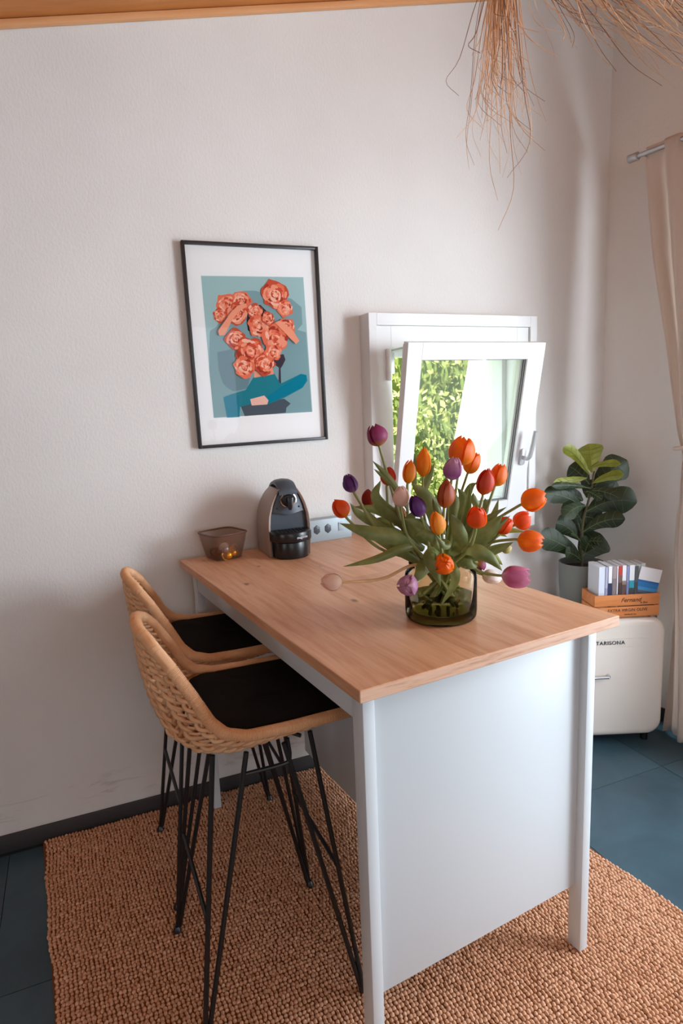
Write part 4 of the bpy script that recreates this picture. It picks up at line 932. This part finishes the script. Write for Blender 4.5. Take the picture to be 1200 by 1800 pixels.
# ================================================================== curtain and rod on the right wall
RX0 = .198; RY = -.1157; RZ = 2.439
rd = thing('curtain_rod', 'thin steel curtain rod on the right wall', 'curtain rod', rw(RX0, RY, RZ), RWR)
k = MB(); k.tube([(.0, 0, 0), (3.6, 0, 0)], .0095, 12); obj('pole', k, M['steel'], rd)
k = MB(); k.tube([(-.022, 0, 0), (.022, 0, 0)], .016, 16); obj('end_cap', k, M['steel'], rd, bevel=.002)
for x in (.04, 1.8, 3.5):
    k = MB(); k.tube([(x, 0, 0), (x, .112, 0)], .006, 8); k.tube([(x, .108, 0), (x, .1155, 0)], .022, 14); obj('bracket', k, M['steel'], rd)
ct_ = thing('curtain', 'white linen curtain gathered by a tieback on the right wall', 'curtain', rw(RX0, RY, 0), RWR)
LE = [(.015, .240), (.375, .245), (.877, .248), (1.234, .268), (1.326, .242), (1.691, .180), (2.034, .110), (2.393, .057), (2.47, .050)]
RE = [(.015, 1.05), (.6, .95), (1.0, .70), (1.24, .50), (1.33, .50), (1.7, .74), (2.1, .95), (2.47, 1.05)]
k = MB(); P_ = []; zs = list(np.linspace(.015, 2.40, 60)); nu_ = 90
for z in zs:
    s0, s1 = lerp_tab(LE, z), lerp_tab(RE, z); row = []
    amp = .030*min(1, (s1-s0)/.5+.2)
    for j in range(nu_+1):
        u = j/nu_; ph = 2*PI*6.5*u + .5*math.sin(z*2.3+u*4)
        y = amp*math.sin(ph) + .012*math.sin(2*PI*15*u+z*3)*(.3+.7*(z < 1.2)) + .018*math.sin(z*5+u*9)*(z < 1.0)*.5
        row.append((s0+(s1-s0)*u, y*min(1, (2.46-z)*3+.35), z))
    P_.append(row)
for zz, f_ in ((2.425, .8), (2.447, 1.15), (2.462, .5)):
    P_.append([(lerp_tab(LE, zz)+(1.05-.05)*(j/nu_), (.0125*(1 if zz < 2.45 else .5))*(1 if math.sin(2*PI*6.5*j/nu_) > -.2 else -1), zz) for j in range(nu_+1)])
k.grid(P_); cl_ = obj('cloth', k, M['curtain'], ct_, angle=90, fix=False)
md = cl_.modifiers.new('thickness', 'SOLIDIFY'); md.thickness = .0015
k = MB(); k.tube([(.385+.145*math.cos(t), .062*math.sin(t), 1.28+.02*math.cos(t)) for t in [2*PI*i/40 for i in range(40)]], .009, 8, closed=True); obj('tieback', k, M['curtain'], ct_)

# ================================================================== raffia pendant
PO2 = Vector((.92, -1.06, 2.62))
E1 = Vector((.9225, -.3859, 0)); E2 = Vector((.3859, .9225, 0))
pd = thing('raffia_pendant', 'shaggy raffia pendant lamp hanging from the ceiling', 'pendant lamp', PO2)
k = MB(); k.tube([(0, 0, .08), (0, 0, ZC(PO2.x)-PO2.z+.02)], .004, 8); obj('cord', k, M['black'], pd)
k = MB(); k.tube([(.19*math.cos(t), .19*math.sin(t), -.03) for t in [2*PI*i/32 for i in range(32)]], .006, 8, closed=True)
k.tube([(-.19, 0, -.03), (0, 0, .09), (.19, 0, -.03)], .004, 6); k.tube([(0, -.19, -.03), (0, 0, .09), (0, .19, -.03)], .004, 6); obj('ring', k, M['raffia'], pd)
def strand(k, pts, r, mi):
    C_ = catmull(pts, 4); k.tube(C_, [r*(1-.6*i/(len(C_)-1)) for i in range(len(C_))], 4, mi, caps=False)
rnd = random.Random(21); k = MB()
def loc2(a, z, d): return (E1*a + E2*d) + Vector((0, 0, z))
A0 = -.2107
def edge(a, z, d=0):                                 # a: metres to the right of the left bunch, z: height within the fringe
    return loc2(A0 + a, z - .259, d)
for i in range(95):                                 # left bunch hanging straight down
    a0 = rnd.gauss(-.030, .020); d = rnd.uniform(-.08, .08); ln = abs(rnd.gauss(.14, .085))+.04
    a1 = a0 + rnd.gauss(0, .022) + (a0+.03)*.7; cur = rnd.gauss(.012, .03)
    strand(k, [edge(-.005, .17, d*.3), edge(a0*.9, .04, d*.7), edge((a0+a1)/2, -ln*.5, d), edge(a1, -ln*.8, d), edge(a1+cur, -ln, d*1.1)], rnd.uniform(.0008, .0017), 1 if rnd.random() < .22 else 0)
for i in range(150):                                 # long tufts sweeping out to the right
    t = rnd.random()**.8; a1 = .10+.44*t+rnd.gauss(0, .02); d = rnd.uniform(-.14, .10); dr_ = -.015-.11*t + rnd.gauss(.03, .035)
    if rnd.random() < .09: dr_ -= rnd.uniform(.03, .12)
    strand(k, [edge(.0, .17, d*.3), edge(.02+a1*.25, .10+rnd.gauss(0, .02), d*.6), edge(a1*.62, .055+dr_*.35+rnd.gauss(0, .015), d), edge(a1*.88, dr_*.72, d), edge(a1+rnd.gauss(.01, .02), dr_-rnd.uniform(0, .03), d)], rnd.uniform(.0008, .0018), 1 if rnd.random() < .22 else 0)
for i in range(240):                                 # the rest of the shade, around its ring
    an = rnd.uniform(0, 2*PI); r1 = rnd.uniform(.22, .34); dz = rnd.uniform(.0, .10)
    b_ = Vector((.17*math.cos(an), .17*math.sin(an), -.02)); e_ = Vector((r1*math.cos(an), r1*math.sin(an), -.05+dz*.6))
    strand(k, [Vector((.02*math.cos(an), .02*math.sin(an), .09)), b_, e_], rnd.uniform(.0009, .0018), 0)
tag(obj('raffia_strands', k, [M['raffia'], M['raffiadark']], pd, angle=90, fix=False), kind='stuff')

# ================================================================== garden beyond the window
tag(boxobj('lawn', (-4, .37, -.35), (9, 9, -.30), M['grass'], None, bevel=0), kind='structure')
hd = thing('hedge', 'sunlit green hedge growing outside the window', 'hedge', (1.9, 2.9, -.30))
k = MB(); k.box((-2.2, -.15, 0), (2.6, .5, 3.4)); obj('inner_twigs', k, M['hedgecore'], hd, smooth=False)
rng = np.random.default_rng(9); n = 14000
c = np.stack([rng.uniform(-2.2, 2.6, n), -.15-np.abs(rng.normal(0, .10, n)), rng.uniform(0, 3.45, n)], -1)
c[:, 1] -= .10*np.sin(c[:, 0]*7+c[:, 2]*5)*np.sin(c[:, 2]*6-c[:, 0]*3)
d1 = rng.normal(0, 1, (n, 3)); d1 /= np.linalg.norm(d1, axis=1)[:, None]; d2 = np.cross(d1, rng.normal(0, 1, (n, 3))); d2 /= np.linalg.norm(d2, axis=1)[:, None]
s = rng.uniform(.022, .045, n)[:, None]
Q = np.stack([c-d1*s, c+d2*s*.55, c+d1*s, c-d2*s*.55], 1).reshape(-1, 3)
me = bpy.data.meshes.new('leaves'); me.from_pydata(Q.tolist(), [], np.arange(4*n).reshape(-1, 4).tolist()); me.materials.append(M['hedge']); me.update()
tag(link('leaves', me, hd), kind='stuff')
k = MB(); k.prism([(2.22, -.3), (2.68, 1.72), (2.84, 2.5), (3.6, 3.2), (7, 3.2), (7, -.3)], 1.90, 2.10, axis='y')
tag(obj('trim_2', k, M['stucco'], bevel=.01), kind='structure')
